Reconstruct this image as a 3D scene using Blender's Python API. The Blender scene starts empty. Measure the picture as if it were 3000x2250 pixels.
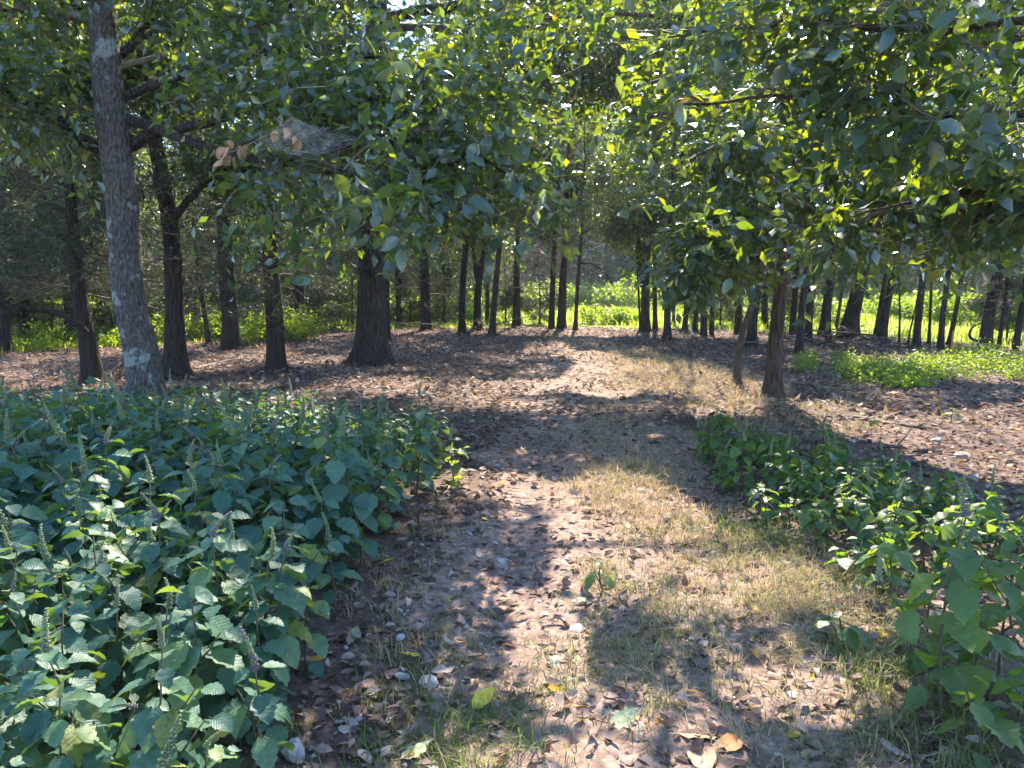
import bpy, math, random
import numpy as np
from mathutils import Vector, Matrix

# ------------------------------------------------------------------ camera, sky, sun, exposure
scene = bpy.context.scene
col = scene.collection
F = 2266.0                     # focal length in pixels of the 3000 x 2250 photograph
PITCH = math.radians(7.2)
CAM_Z = 1.6
cam_data = bpy.data.cameras.new('camera')
cam_data.sensor_width = 36.0
cam_data.lens = 36.0 * F / 3000.0
cam_data.clip_start = 0.05
cam_data.clip_end = 1000.0
cam = bpy.data.objects.new('camera', cam_data)
col.objects.link(cam)
cam.location = (0, 0, CAM_Z)
cam.rotation_euler = (math.radians(90) - PITCH, 0, 0)
scene.camera = cam

SUN_EL = math.radians(43)
SUN_AZ = math.radians(9)       # to the right of straight ahead (+Y)
S = np.array([math.sin(SUN_AZ) * math.cos(SUN_EL), math.cos(SUN_AZ) * math.cos(SUN_EL), math.sin(SUN_EL)])
world = bpy.data.worlds.new('World')
scene.world = world
world.use_nodes = True
wn = world.node_tree
bg = wn.nodes['Background']
sky = wn.nodes.new('ShaderNodeTexSky')
sky.sky_type = 'NISHITA'
sky.sun_disc = False
sky.sun_elevation = SUN_EL
sky.sun_rotation = SUN_AZ
sky.air_density = 1.0
sky.dust_density = 0.2
sky.ozone_density = 5.0
wn.links.new(sky.outputs['Color'], bg.inputs['Color'])
bg.inputs['Strength'].default_value = 0.15
sun_data = bpy.data.lights.new('sun', 'SUN')
sun_data.energy = 5.0
sun_data.angle = math.radians(0.53)
sun_data.color = (1.0, 0.89, 0.74)
sun = bpy.data.objects.new('sun', sun_data)
col.objects.link(sun)
sun.location = (5, 20, 30)
sun.rotation_euler = Vector(S).to_track_quat('Z', 'Y').to_euler()

vs = scene.view_settings
vs.view_transform = 'Standard'
vs.look = 'None'
vs.exposure = 2.0
vs.gamma = 1.0
vs.use_curve_mapping = False
cy = scene.cycles
cy.max_bounces = 5
cy.diffuse_bounces = 1
cy.glossy_bounces = 2
cy.transmission_bounces = 4
cy.transparent_max_bounces = 6
cy.volume_bounces = 0
cy.caustics_reflective = False
cy.caustics_refractive = False
cy.sample_clamp_indirect = 6.0
cy.use_denoising = True
cy.use_adaptive_sampling = True
cy.adaptive_threshold = 0.02

rng = np.random.default_rng(7)
random.seed(7)

# ------------------------------------------------------------------ measuring: photograph pixel -> place
def ray(px, py):
    xc = (px - 1500.0) / F; yc = (1125.0 - py) / F
    return np.array([xc, math.cos(PITCH) + yc * math.sin(PITCH), -math.sin(PITCH) + yc * math.cos(PITCH)])
def G(px, py):
    d = ray(px, py); t = -CAM_Z / d[2]
    return np.array([d[0] * t, d[1] * t, 0.0])
def D(px, py, Y):
    d = ray(px, py); t = Y / d[1]
    return np.array([d[0] * t, Y, CAM_Z + d[2] * t])
def to_px(P):
    P = np.asarray(P, float)
    dx = P[:, 0]; dy = P[:, 1]; dz = P[:, 2] - CAM_Z
    dep = dy * math.cos(PITCH) - dz * math.sin(PITCH)
    upc = dy * math.sin(PITCH) + dz * math.cos(PITCH)
    dep = np.where(dep < 0.1, 0.1, dep)
    return np.stack([1500 + F * dx / dep, 1125 - F * upc / dep, dep], 1)
def in_poly(X, Y, poly):
    ins = np.zeros(X.shape, bool)
    n = len(poly)
    for i in range(n):
        x0, y0 = poly[i]; x1, y1 = poly[(i + 1) % n]
        c = ((y0 > Y) != (y1 > Y))
        xi = (x1 - x0) * (Y - y0) / ((y1 - y0) if y1 != y0 else 1e-9) + x0
        ins ^= c & (X < xi)
    return ins
def wob(x, y, s=1.0, k=0.0):
    return (np.sin(x * 1.7 * s + 1.3 * k) * np.cos(y * 2.1 * s + k) + 0.6 * np.sin(x * 4.1 * s - y * 3.3 * s + 2 * k)
            + 0.35 * np.sin(x * 8.3 * s + y * 7.7 * s + 3 * k)) / 1.95
def terr(x, y):
    x = np.asarray(x, float); y = np.asarray(y, float)
    h = 0.035 * wob(x, y, 0.35, 0.4) + 0.014 * wob(x, y, 1.3, 2.0)
    cx = path_x(y)
    for off in (-0.62, 0.62):
        h = h - 0.035 * np.exp(-((x - cx - off) / 0.25) ** 2)
    return h
def path_x(y):
    y = np.asarray(y, float)
    return 0.15 + 0.085 * y + 0.12 * np.sin(y * 0.35)

# openings in the canopy: where the sun reaches the floor (outlines on the floor, as photograph pixels)
LIT = [
    [(1600,1440),(1760,1395),(1990,1440),(2130,1560),(2390,1660),(2610,1750),(2700,1850),(2560,1880),(2430,1795),(2200,1785),(2000,1790),(1850,1790),(1720,1765),(1630,1700),(1630,1580)],
    [(1230,1400),(1340,1370),(1560,1385),(1640,1430),(1560,1470),(1420,1450),(1300,1455)],
    [(1640,1035),(1760,1030),(1860,1060),(2060,1085),(2240,1130),(2260,1180),(2120,1195),(2040,1165),(1900,1150),(1800,1165),(1640,1150),(1420,1160),(1400,1120),(1640,1105),(1690,1070)],
    [(1030,1120),(1180,1110),(1290,1130),(1230,1160),(1070,1165)],
    [(1530,1005),(1660,1000),(1680,1030),(1540,1040)],
    [(1300,958),(1900,955),(1980,975),(1760,990),(1560,985),(1330,980)],
    [(2290,1180),(2450,1180),(2640,1220),(3040,1180),(3040,1420),(2860,1400),(2700,1350),(2560,1300),(2420,1290),(2350,1240)],
    [(2020,1190),(2240,1185),(2230,1225),(2040,1230)],
    [(1300,2170),(1480,2160),(1560,2290),(1260,2290)],
    [(1480,1740),(1640,1720),(1760,1800),(1700,1900),(1720,2000),(1900,2080),(1960,2290),(1700,2290),(1600,2060),(1520,1940),(1500,1830)],
    [(2080,1900),(2300,1890),(2640,1960),(2660,2080),(2520,2100),(2300,2060),(2120,2080)],
    [(2000,2080),(2150,2110),(2260,2290),(2000,2290)],
    [(2430,1540),(2560,1560),(2680,1640),(2640,1680),(2520,1630)],
    [(2700,1620),(3040,1560),(3040,1900),(2860,1850),(2720,1780)],
    [(-60,1860),(120,1840),(240,2040),(160,2290),(-60,2290)],
    [(640,1470),(830,1440),(840,1540),(700,1560)],
    [(-60,1290),(60,1300),(40,1360),(-60,1370)],
    [(2500,1040),(3040,1030),(3040,1130),(2700,1120),(2480,1090)],
    [(640,1040),(800,1030),(1000,1040),(980,1060),(800,1062)],
    [(-40,1080),(120,1090),(300,1140),(-40,1130)],
]
def sunlit(P):
    """True for points of the canopy that stand between the sun and a lit patch of floor."""
    P = np.asarray(P, float)
    t = P[:, 2] / S[2]
    hx = P[:, 0] - S[0] * t; hy = P[:, 1] - S[1] * t
    jx = hx + 0.05 * wob(hx, hy, 2.9, 1.0); jy = hy + 0.07 * wob(hx, hy, 2.6, 4.0)
    q = to_px(np.stack([jx, jy, np.zeros_like(jx)], 1))
    ok = hy > 1.2
    m = np.zeros(len(P), bool)
    for poly in LIT:
        m |= in_poly(q[:, 0], q[:, 1], poly)
    m &= wob(hx, hy, 3.1, 2.0) + 0.7 * wob(hx, hy, 7.0, 8.0) > -0.72          # a few leaves stay and dapple the patches
    # scattered small openings between the crowns further in
    m |= (hy > 8) & (hy < 40) & (wob(hx, hy, 0.9, 7.0) + 0.5 * wob(hx, hy, 2.6, 3.0) > 1.05) | (hy >= 8.5) & (hy < 32) & (wob(hx, hy, 2.4, 13.0) + 0.6 * wob(hx, hy, 5.5, 6.0) > 1.0)
    m |= (hy < 8.5) & (wob(hx, hy, 2.9, 11.0) + 0.6 * wob(hx, hy, 6.5, 5.0) > 0.82)     # flecks of sun
    m = m & ok
    # windows through the higher crowns that let the sun onto the near leaves
    for (Y, poly, thr) in SUN_WINDOWS:
        t = (P[:, 1] - Y) / S[1]
        q3 = P - S[None, :] * t[:, None]
        q = to_px(q3)
        w = wob(q3[:, 0], q3[:, 2], 1.6, Y) + 0.5 * wob(q3[:, 0], q3[:, 2], 4.2, Y + 2)
        m |= (t > 0.9) & (q3[:, 2] > 0) & in_poly(q[:, 0], q[:, 1], poly) & (w > thr)
    return m
SUN_WINDOWS = [
    (6.3, [(1700,-80),(3080,-80),(3080,330),(2700,420),(2350,520),(1950,480),(1740,300)], -0.35),
    (7.6, [(850,-60),(1750,-60),(1700,260),(1350,420),(1000,300)], 0.05),
    (7.0, [(1850,560),(2250,560),(2250,860),(1880,860)], 0.0),
    (6.6, [(1500,380),(1820,380),(1850,600),(1560,620)], -0.1),
    (9.5, [(380,0),(900,0),(900,260),(420,560)], 0.2),
    (20.0, [(0,200),(1700,200),(1700,700),(0,700)], 0.75),
    (20.0, [(1900,300),(3000,300),(3000,800),(1900,800)], 0.55),
]

# ------------------------------------------------------------------ mesh building
def mesh_from(name, V, faces, mat, rnd=None, smooth=False):
    me = bpy.data.meshes.new(name)
    V = np.asarray(V, np.float32).reshape(-1, 3)
    if not isinstance(faces, (list, tuple)):
        faces = [faces]
    faces = [np.asarray(f, np.int32) for f in faces if len(f)]
    nl = sum(f.size for f in faces); nf = sum(len(f) for f in faces)
    me.vertices.add(len(V)); me.vertices.foreach_set('co', V.ravel())
    me.loops.add(nl); me.polygons.add(nf)
    me.loops.foreach_set('vertex_index', np.concatenate([f.ravel() for f in faces]) if nf else np.zeros(0, np.int32))
    sizes = np.concatenate([np.full(len(f), f.shape[1], np.int32) for f in faces]) if nf else np.zeros(0, np.int32)
    starts = np.concatenate([[0], np.cumsum(sizes)[:-1]]).astype(np.int32) if nf else sizes
    me.polygons.foreach_set('loop_start', starts)
    me.polygons.foreach_set('loop_total', sizes)
    if smooth:
        me.polygons.foreach_set('use_smooth', np.ones(nf, bool))
    me.update(calc_edges=True)
    if rnd is not None:
        a = me.attributes.new('rnd', 'FLOAT', 'POINT')
        a.data.foreach_set('value', np.asarray(rnd, np.float32))
    me.materials.append(mat)
    return me

class Geo:
    def __init__(s):
        s.V = []; s.T = []; s.Q = []; s.R = []; s.n = 0
    def add(s, V, T=None, Q=None, R=None):
        V = np.asarray(V, float).reshape(-1, 3)
        if len(V) == 0: return
        if T is not None and len(T): s.T.append(np.asarray(T) + s.n)
        if Q is not None and len(Q): s.Q.append(np.asarray(Q) + s.n)
        s.V.append(V); s.R.append(np.zeros(len(V)) if R is None else np.asarray(R, float))
        s.n += len(V)
    def mesh(s, name, mat, smooth=False):
        f = []
        if s.T: f.append(np.concatenate(s.T))
        if s.Q: f.append(np.concatenate(s.Q))
        if not s.V: return None
        return mesh_from(name, np.concatenate(s.V), f, mat, np.concatenate(s.R), smooth)
    def obj(s, name, mat, parent=None, smooth=False, origin=None):
        me = s.mesh(name, mat, smooth)
        if me is None: return None
        return link(name, me, parent)

def link(name, data, parent=None, loc=None):
    o = bpy.data.objects.new(name, data)
    col.objects.link(o)
    if parent is not None: o.parent = parent
    if loc is not None: o.location = loc
    return o
def tag(o, label=None, cat=None, group=None, kind=None):
    if label: o['label'] = label
    if cat: o['category'] = cat
    if group: o['group'] = group
    if kind: o['kind'] = kind
    return o
def empty(name, loc=(0, 0, 0)):
    o = bpy.data.objects.new(name, None)
    o.empty_display_size = 0.2
    col.objects.link(o); o.location = Vector(loc)
    return o

def norm(a):
    a = np.asarray(a, float)
    return a / np.maximum(np.linalg.norm(a, axis=-1, keepdims=True), 1e-9)
def tube(geo, pts, rad, sides=8, rough=0.0, rnd=0.0, cap=True, flare=0.0):
    pts = np.asarray(pts, float); rad = np.asarray(rad, float)
    n = len(pts)
    tan = norm(np.gradient(pts, axis=0))
    ref = np.array([1.0, 0.15, 0.05]) if abs(tan[0][0]) < 0.8 else np.array([0.0, 1.0, 0.1])
    u = norm(np.cross(tan, ref)); v = np.cross(tan, u)
    ang = np.arange(sides) / sides * 2 * math.pi
    r = rad[:, None] * np.ones((1, sides))
    if rough > 0:
        zz = np.cumsum(np.concatenate([[0], np.linalg.norm(np.diff(pts, axis=0), axis=1)]))[:, None]
        r = r * (1 + rough * (np.sin(ang * 5 + zz * 1.3) * 0.5 + np.sin(ang * 9 - zz * 2.1 + 1) * 0.35 + rng.normal(0, 0.35, r.shape)))
    if flare > 0:
        r[0] *= 1 + flare * np.abs(np.sin(ang * 2.5 + 0.6)); r[1] *= 1 + 0.4 * flare * np.abs(np.sin(ang * 2.5 + 0.6))
    V = pts[:, None, :] + r[:, :, None] * (np.cos(ang)[None, :, None] * u[:, None, :] + np.sin(ang)[None, :, None] * v[:, None, :])
    i = np.arange(n - 1)[:, None] * sides; j = np.arange(sides)[None, :]; j2 = (j + 1) % sides
    Q = np.stack([i + j, i + j2, i + sides + j2, i + sides + j], -1).reshape(-1, 4)
    V = V.reshape(-1, 3); T = None
    if cap:
        V = np.concatenate([V, pts[-1:]]); k = n * sides; b = (n - 1) * sides
        T = np.array([[b + a, b + (a + 1) % sides, k] for a in range(sides)])
    geo.add(V, T, Q, np.full(len(V), rnd))
def twigs(geo, P0, P1, r0, r1, bend=0.12, seg=2):
    """many thin three-sided twigs at once"""
    P0 = np.asarray(P0, float); P1 = np.asarray(P1, float); n = len(P0)
    if n == 0: return
    L = np.linalg.norm(P1 - P0, axis=1, keepdims=True)
    PM = (P0 + P1) / 2 + rng.normal(0, 1, (n, 3)) * L * bend
    d = norm(P1 - P0); u = norm(np.cross(d, rng.normal(0, 1, (n, 3)))); v = np.cross(d, u)
    rs = [np.broadcast_to(r0, (n,)), np.broadcast_to((np.asarray(r0) + np.asarray(r1)) / 2, (n,)), np.broadcast_to(r1, (n,))]
    if seg == 1:          # far off: straight
        ring = []
        for P, r in zip((P0, P1), (rs[0], rs[2])):
            for a in (0, 2.094, 4.189):
                ring.append(P + r[:, None] * (math.cos(a) * u + math.sin(a) * v))
        q = np.array([[0,1,4,3],[1,2,5,4],[2,0,3,5]])
        geo.add(np.stack(ring, 1).reshape(-1, 3), None, (np.arange(n)[:, None, None] * 6 + q[None]).reshape(-1, 4), np.repeat(rng.random(n), 6))
        return
    ring = []
    for P, r in zip((P0, PM, P1), rs):
        for a in (0, 2.094, 4.189):
            ring.append(P + r[:, None] * (math.cos(a) * u + math.sin(a) * v))
    V = np.stack(ring, 1).reshape(-1, 3)
    q = np.array([[0,1,4,3],[1,2,5,4],[2,0,3,5],[3,4,7,6],[4,5,8,7],[5,3,6,8]])
    Q = (np.arange(n)[:, None, None] * 9 + q[None]).reshape(-1, 4)
    geo.add(V, None, Q, np.repeat(rng.random(n), 9))

# leaf outlines: x = along the midrib, y = across, z = fold
LEAF4 = (np.array([[0,0,0],[0.45,0.27,0.06],[1,0,-0.04],[0.45,-0.27,0.06]]), np.array([[0,1,2],[0,2,3]]))
LEAF8 = (np.array([[0,0,0],[0.3,0.17,0.05],[0.34,0,0],[0.3,-0.17,0.05],[0.68,0.25,0.05],[0.7,0,-0.02],[0.68,-0.25,0.05],[1,0,-0.12]]),
         np.array([[0,2,1],[0,3,2],[1,2,5],[1,5,4],[2,3,6],[2,6,5],[4,5,7],[5,6,7]]))
LEAF5 = (np.array([[0,0,0],[0.5,0.25,0.05],[0.48,0,-0.01],[0.5,-0.25,0.05],[1,0,-0.09]]), np.array([[0,2,1],[0,3,2],[1,2,4],[2,3,4]]))
SPRAY = (np.array([[0,0,0],[0.5,0.14,0.02],[1,0.02,0],[0.45,-0.12,0.0],[0.95,-0.22,0.03]]), np.array([[0,1,2],[0,3,4]]))
def leaves(geo, P, Dr, N, size, tmpl, rnd=None, curl=0.0):
    P = np.asarray(P, float); n = len(P)
    if n == 0: return
    x = norm(Dr); y = norm(np.cross(N, x)); z = np.cross(x, y)
    tv, tf = tmpl
    size = np.broadcast_to(size, (n,))
    tz = tv[:, 2][None, :] + (curl[:, None] * (tv[:, 0][None, :] - 0.4) ** 2 if np.ndim(curl) else curl * (tv[:, 0][None, :] - 0.4) ** 2)
    V = P[:, None, :] + size[:, None, None] * (tv[None, :, 0, None] * x[:, None, :] + tv[None, :, 1, None] * y[:, None, :] + tz[:, :, None] * z[:, None, :])
    T = (np.arange(n)[:, None, None] * len(tv) + tf[None]).reshape(-1, 3)
    if rnd is None: rnd = rng.random(n)
    geo.add(V.reshape(-1, 3), T, None, np.repeat(rnd, len(tv)))

# ------------------------------------------------------------------ materials
def new_mat(name):
    m = bpy.data.materials.new(name); m.use_nodes = True
    nt = m.node_tree
    for n in list(nt.nodes): nt.nodes.remove(n)
    out = nt.nodes.new('ShaderNodeOutputMaterial')
    return m, nt, out
def ramp(nt, fac, stops, interp='LINEAR'):
    r = nt.nodes.new('ShaderNodeValToRGB'); r.color_ramp.interpolation = interp
    cr = r.color_ramp
    while len(cr.elements) < len(stops): cr.elements.new(0.5)
    for e, (p, c) in zip(cr.elements, stops):
        e.position = p; e.color = (*c, 1)
    nt.links.new(fac, r.inputs[0])
    return r.outputs[0]
def texnode(nt, kind, scale, vec=None, **kw):
    t = nt.nodes.new(kind)
    t.inputs['Scale'].default_value = scale
    for k, v in kw.items():
        if k in t.inputs: t.inputs[k].default_value = v
    if vec is not None: nt.links.new(vec, t.inputs['Vector'])
    return t
def mapped(nt, scale=(1, 1, 1), coord='Object'):
    tc = nt.nodes.new('ShaderNodeTexCoord'); mp = nt.nodes.new('ShaderNodeMapping')
    mp.inputs['Scale'].default_value = scale
    nt.links.new(tc.outputs[coord], mp.inputs['Vector'])
    return mp.outputs[0]
def geo_pos(nt, scale=(1, 1, 1)):
    tc = nt.nodes.new('ShaderNodeNewGeometry'); mp = nt.nodes.new('ShaderNodeMapping')
    mp.inputs['Scale'].default_value = scale
    nt.links.new(tc.outputs['Position'], mp.inputs['Vector'])
    return mp.outputs[0]
def mixc(nt, fac, a, b, mode='MIX'):
    m = nt.nodes.new('ShaderNodeMix'); m.data_type = 'RGBA'; m.blend_type = mode
    if isinstance(fac, (int, float)): m.inputs[0].default_value = fac
    else: nt.links.new(fac, m.inputs[0])
    for k, c in ((6, a), (7, b)):
        if isinstance(c, tuple): m.inputs[k].default_value = (*c, 1)
        else: nt.links.new(c, m.inputs[k])
    return m.outputs[2]
def bump(nt, h, strength, dist):
    b = nt.nodes.new('ShaderNodeBump'); b.inputs['Strength'].default_value = strength; b.inputs['Distance'].default_value = dist
    nt.links.new(h, b.inputs['Height'])
    return b.outputs[0]

def leaf_mat(name, stops, tstops, trans=0.4, rough=0.42, spec=0.5, by='attr', veins=False):
    m, nt, out = new_mat(name)
    if by == 'attr':
        a = nt.nodes.new('ShaderNodeAttribute'); a.attribute_name = 'rnd'; fac = a.outputs['Fac']
    else:
        a = nt.nodes.new('ShaderNodeObjectInfo'); fac = a.outputs['Random']
    c = ramp(nt, fac, stops); t = ramp(nt, fac, tstops)
    nz = texnode(nt, 'ShaderNodeTexNoise', 60.0 if by == 'obj' else 9.0, geo_pos(nt), Detail=3.0)
    v = ramp(nt, nz.outputs[0], [(0.3, (0.72, 0.72, 0.72)), (0.7, (1.2, 1.2, 1.2))])
    c = mixc(nt, 1.0, c, v, 'MULTIPLY')
    p = nt.nodes.new('ShaderNodeBsdfPrincipled')
    nt.links.new(c, p.inputs['Base Color'])
    p.inputs['Roughness'].default_value = rough
    p.inputs['Specular IOR Level'].default_value = spec
    if spec > 0.8:
        p.inputs['Coat Weight'].default_value = 0.3; p.inputs['Coat Roughness'].default_value = 0.3
    if veins:
        # ribs running out from the midrib, in the leaf's own coordinates (x along, y across)
        tc = nt.nodes.new('ShaderNodeTexCoord'); sx = nt.nodes.new('ShaderNodeSeparateXYZ'); nt.links.new(tc.outputs['Object'], sx.inputs[0])
        def op(o, a, b=None):
            n = nt.nodes.new('ShaderNodeMath'); n.operation = o
            for i, v in enumerate((a, b)):
                if v is None: continue
                if isinstance(v, (int, float)): n.inputs[i].default_value = v
                else: nt.links.new(v, n.inputs[i])
            return n.outputs[0]
        ay = op('ABSOLUTE', sx.outputs['Y'])
        w = op('SINE', op('MULTIPLY', op('SUBTRACT', sx.outputs['X'], op('MULTIPLY', ay, 0.85)), 48.0))
        mid = op('MULTIPLY', op('LESS_THAN', ay, 0.014), 0.5)
        h = op('SUBTRACT', op('ADD', op('MULTIPLY', w, 0.13), nz.outputs[0]), mid)
        nt.links.new(bump(nt, h, 0.4, 0.004), p.inputs['Normal'])
        c = mixc(nt, op('MULTIPLY', op('GREATER_THAN', w, 0.93), 0.22), c, mixc(nt, 1.0, c, (1.5, 1.45, 1.4), 'MULTIPLY'))
        nt.links.new(c, p.inputs['Base Color'])
    tr = nt.nodes.new('ShaderNodeBsdfTranslucent'); nt.links.new(t, tr.inputs['Color'])
    mx = nt.nodes.new('ShaderNodeMixShader'); mx.inputs[0].default_value = trans
    nt.links.new(p.outputs[0], mx.inputs[1]); nt.links.new(tr.outputs[0], mx.inputs[2])
    nt.links.new(mx.outputs[0], out.inputs['Surface'])
    return m
def bark_mat(name, dark, light, sx=14.0, sz=2.2, lichen=0.0, lich_col=(0.30, 0.345, 0.34)):
    m, nt, out = new_mat(name)
    vec = geo_pos(nt, (sx, sx, sz))
    vo = texnode(nt, 'ShaderNodeTexVoronoi', 1.6, vec)
    nz = texnode(nt, 'ShaderNodeTexNoise', 1.5, vec, Detail=6.0, Roughness=0.65)
    c = ramp(nt, nz.outputs[0], [(0.32, dark), (0.72, light)])
    c2 = ramp(nt, vo.outputs['Distance'], [(0.0, (1.1, 1.1, 1.1)), (0.75, (0.55, 0.55, 0.55))])
    c = mixc(nt, 1.0, c, c2, 'MULTIPLY')
    big = texnode(nt, 'ShaderNodeTexNoise', 1.6, geo_pos(nt), Detail=2.0)
    c = mixc(nt, 0.5, c, ramp(nt, big.outputs[0], [(0.35, (0.6, 0.62, 0.6)), (0.65, (1.25, 1.2, 1.15))]), 'MULTIPLY')
    if lichen > 0:
        ln = texnode(nt, 'ShaderNodeTexNoise', 9.0, geo_pos(nt), Detail=4.0, Roughness=0.6)
        ln2 = texnode(nt, 'ShaderNodeTexNoise', 3.1, geo_pos(nt), Detail=1.0)
        mu = nt.nodes.new('ShaderNodeMath'); mu.operation = 'ADD'
        nt.links.new(ln.outputs[0], mu.inputs[0]); nt.links.new(ln2.outputs[0], mu.inputs[1])
        lf = ramp(nt, mu.outputs[0], [(0.56 if False else 0.60 , (0, 0, 0)), (0.66, (lichen,) * 3)])
        mu2 = nt.nodes.new('ShaderNodeMath'); mu2.operation = 'MULTIPLY'; mu2.inputs[1].default_value = 0.55
        nt.links.new(mu.outputs[0], mu2.inputs[0])
        lf = ramp(nt, mu2.outputs[0], [(0.628, (0, 0, 0)), (0.672, (lichen,) * 3)])
        c = mixc(nt, lf, c, lich_col)
    ad = nt.nodes.new('ShaderNodeMath'); ad.operation = 'SUBTRACT'
    nt.links.new(nz.outputs[0], ad.inputs[0]); nt.links.new(vo.outputs['Distance'], ad.inputs[1])
    p = nt.nodes.new('ShaderNodeBsdfPrincipled')
    nt.links.new(c, p.inputs['Base Color']); p.inputs['Roughness'].default_value = 0.9
    p.inputs['Specular IOR Level'].default_value = 0.2
    nt.links.new(bump(nt, ad.outputs[0], 1.0, 0.055), p.inputs['Normal'])
    nt.links.new(p.outputs[0], out.inputs['Surface'])
    return m
def solid_mat(name, a, b, scale=20.0, rough=0.85, by=None, bumps=0.3):
    m, nt, out = new_mat(name)
    nz = texnode(nt, 'ShaderNodeTexNoise', scale, geo_pos(nt), Detail=5.0, Roughness=0.6)
    c = ramp(nt, nz.outputs[0], [(0.3, a), (0.7, b)])
    if by == 'obj':
        oi = nt.nodes.new('ShaderNodeObjectInfo')
        c = mixc(nt, 1.0, c, ramp(nt, oi.outputs['Random'], [(0, (0.6, 0.58, 0.56)), (0.6, (1, 0.98, 0.95)), (1, (1.35, 1.35, 1.4))]), 'MULTIPLY')
    elif by == 'attr':
        at = nt.nodes.new('ShaderNodeAttribute'); at.attribute_name = 'rnd'
        c = mixc(nt, 1.0, c, ramp(nt, at.outputs['Fac'], [(0, (0.6, 0.58, 0.56)), (0.6, (1, 0.98, 0.95)), (1, (1.35, 1.35, 1.4))]), 'MULTIPLY')
    p = nt.nodes.new('ShaderNodeBsdfPrincipled')
    nt.links.new(c, p.inputs['Base Color']); p.inputs['Roughness'].default_value = rough
    p.inputs['Specular IOR Level'].default_value = 0.25
    nt.links.new(bump(nt, nz.outputs[0], bumps, 0.02), p.inputs['Normal'])
    nt.links.new(p.outputs[0], out.inputs['Surface'])
    return m

oak_cols = [(0.0, (0.019, 0.048, 0.042)), (0.55, (0.030, 0.070, 0.056)), (0.9, (0.046, 0.09, 0.055)), (0.992, (0.07, 0.11, 0.04)), (1.0, (0.25, 0.17, 0.04))]
oak_tr = [(0.0, (0.22, 0.38, 0.015)), (0.5, (0.40, 0.55, 0.015)), (0.9, (0.62, 0.72, 0.015)), (0.99, (0.66, 0.74, 0.02)), (1.0, (0.7, 0.5, 0.04))]
M = {}
M['oak_leaf'] = leaf_mat('oak_leaf', oak_cols, oak_tr, 0.27, 0.27, 0.9)
M['oak_leaf_single'] = leaf_mat('oak_leaf_single', oak_cols, oak_tr, 0.27, 0.27, 0.9, by='obj', veins=True)
M['cedar_leaf'] = leaf_mat('cedar_leaf', [(0.0, (0.014, 0.034, 0.022)), (0.75, (0.028, 0.052, 0.03)), (1.0, (0.065, 0.062, 0.035))],
                           [(0.0, (0.08, 0.13, 0.03)), (1.0, (0.20, 0.22, 0.06))], 0.15, 0.6, 0.3)
M['weed_leaf'] = leaf_mat('weed_leaf', [(0.0, (0.06, 0.13, 0.03)), (0.7, (0.11, 0.19, 0.035)), (1.0, (0.16, 0.2, 0.05))],
                          [(0.0, (0.36, 0.55, 0.02)), (1.0, (0.55, 0.64, 0.04))], 0.45, 0.45, 0.4)
pl_cols = [(0.0, (0.042, 0.108, 0.082)), (0.35, (0.066, 0.148, 0.108)), (0.7, (0.088, 0.178, 0.118)), (0.9, (0.12, 0.21, 0.10)), (0.97, (0.17, 0.22, 0.06)), (1.0, (0.22, 0.2, 0.05))]  # teal of sky sheen and veil is mixed into the leaf green
M['plant_leaf'] = leaf_mat('plant_leaf', pl_cols, [(0.0, (0.16, 0.32, 0.04)), (1.0, (0.32, 0.46, 0.04))], 0.30, 0.5, 0.35, by='obj', veins=True)
M['plant_leaf_mass'] = leaf_mat('plant_leaf_mass', pl_cols, [(0.0, (0.16, 0.32, 0.04)), (1.0, (0.32, 0.46, 0.04))], 0.30, 0.5, 0.35)
M['plant_leaf_right'] = leaf_mat('plant_leaf_right', [(0.0, (0.04, 0.09, 0.04)), (0.7, (0.065, 0.13, 0.045)), (1.0, (0.13, 0.19, 0.04))],
                                 [(0.0, (0.22, 0.42, 0.03)), (1.0, (0.40, 0.55, 0.04))], 0.38, 0.42, 0.5, by='obj', veins=True)
M['spike'] = leaf_mat('spike', [(0.0, (0.20, 0.27, 0.14)), (0.85, (0.32, 0.37, 0.2)), (0.93, (0.24, 0.18, 0.22)), (1.0, (0.24, 0.14, 0.30))],
                      [(0.0, (0.4, 0.45, 0.15)), (1.0, (0.4, 0.3, 0.4))], 0.25, 0.6, 0.3)
M['stem'] = solid_mat('stem', (0.07, 0.06, 0.05), (0.12, 0.11, 0.06), 30)
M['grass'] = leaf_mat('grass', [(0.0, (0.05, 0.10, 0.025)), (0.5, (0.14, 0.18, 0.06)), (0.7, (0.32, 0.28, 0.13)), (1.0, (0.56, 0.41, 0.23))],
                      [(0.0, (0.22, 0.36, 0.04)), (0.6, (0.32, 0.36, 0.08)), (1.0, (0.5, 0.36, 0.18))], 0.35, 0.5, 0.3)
M['meadow_grass'] = leaf_mat('meadow_grass', [(0.0, (0.13, 0.20, 0.03)), (0.6, (0.22, 0.28, 0.04)), (1.0, (0.34, 0.32, 0.10))],
                             [(0.0, (0.44, 0.58, 0.03)), (1.0, (0.6, 0.6, 0.08))], 0.45, 0.5, 0.3)
lit_cols = [(0.0, (0.06, 0.040, 0.036)), (0.25, (0.12, 0.082, 0.073)), (0.55, (0.21, 0.148, 0.128)), (0.8, (0.34, 0.255, 0.22)), (0.94, (0.48, 0.39, 0.34)), (0.97, (0.5, 0.2, 0.07)), (1.0, (0.6, 0.42, 0.05))]
lit_tr = [(0.0, (0.25, 0.12, 0.06)), (0.7, (0.42, 0.26, 0.14)), (1.0, (0.6, 0.4, 0.1))]
M['litter'] = leaf_mat('litter', lit_cols, lit_tr, 0.2, 0.75, 0.15)
M['litter_single'] = leaf_mat('litter_single', lit_cols, lit_tr, 0.2, 0.75, 0.15, by='obj', veins=True)
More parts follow.
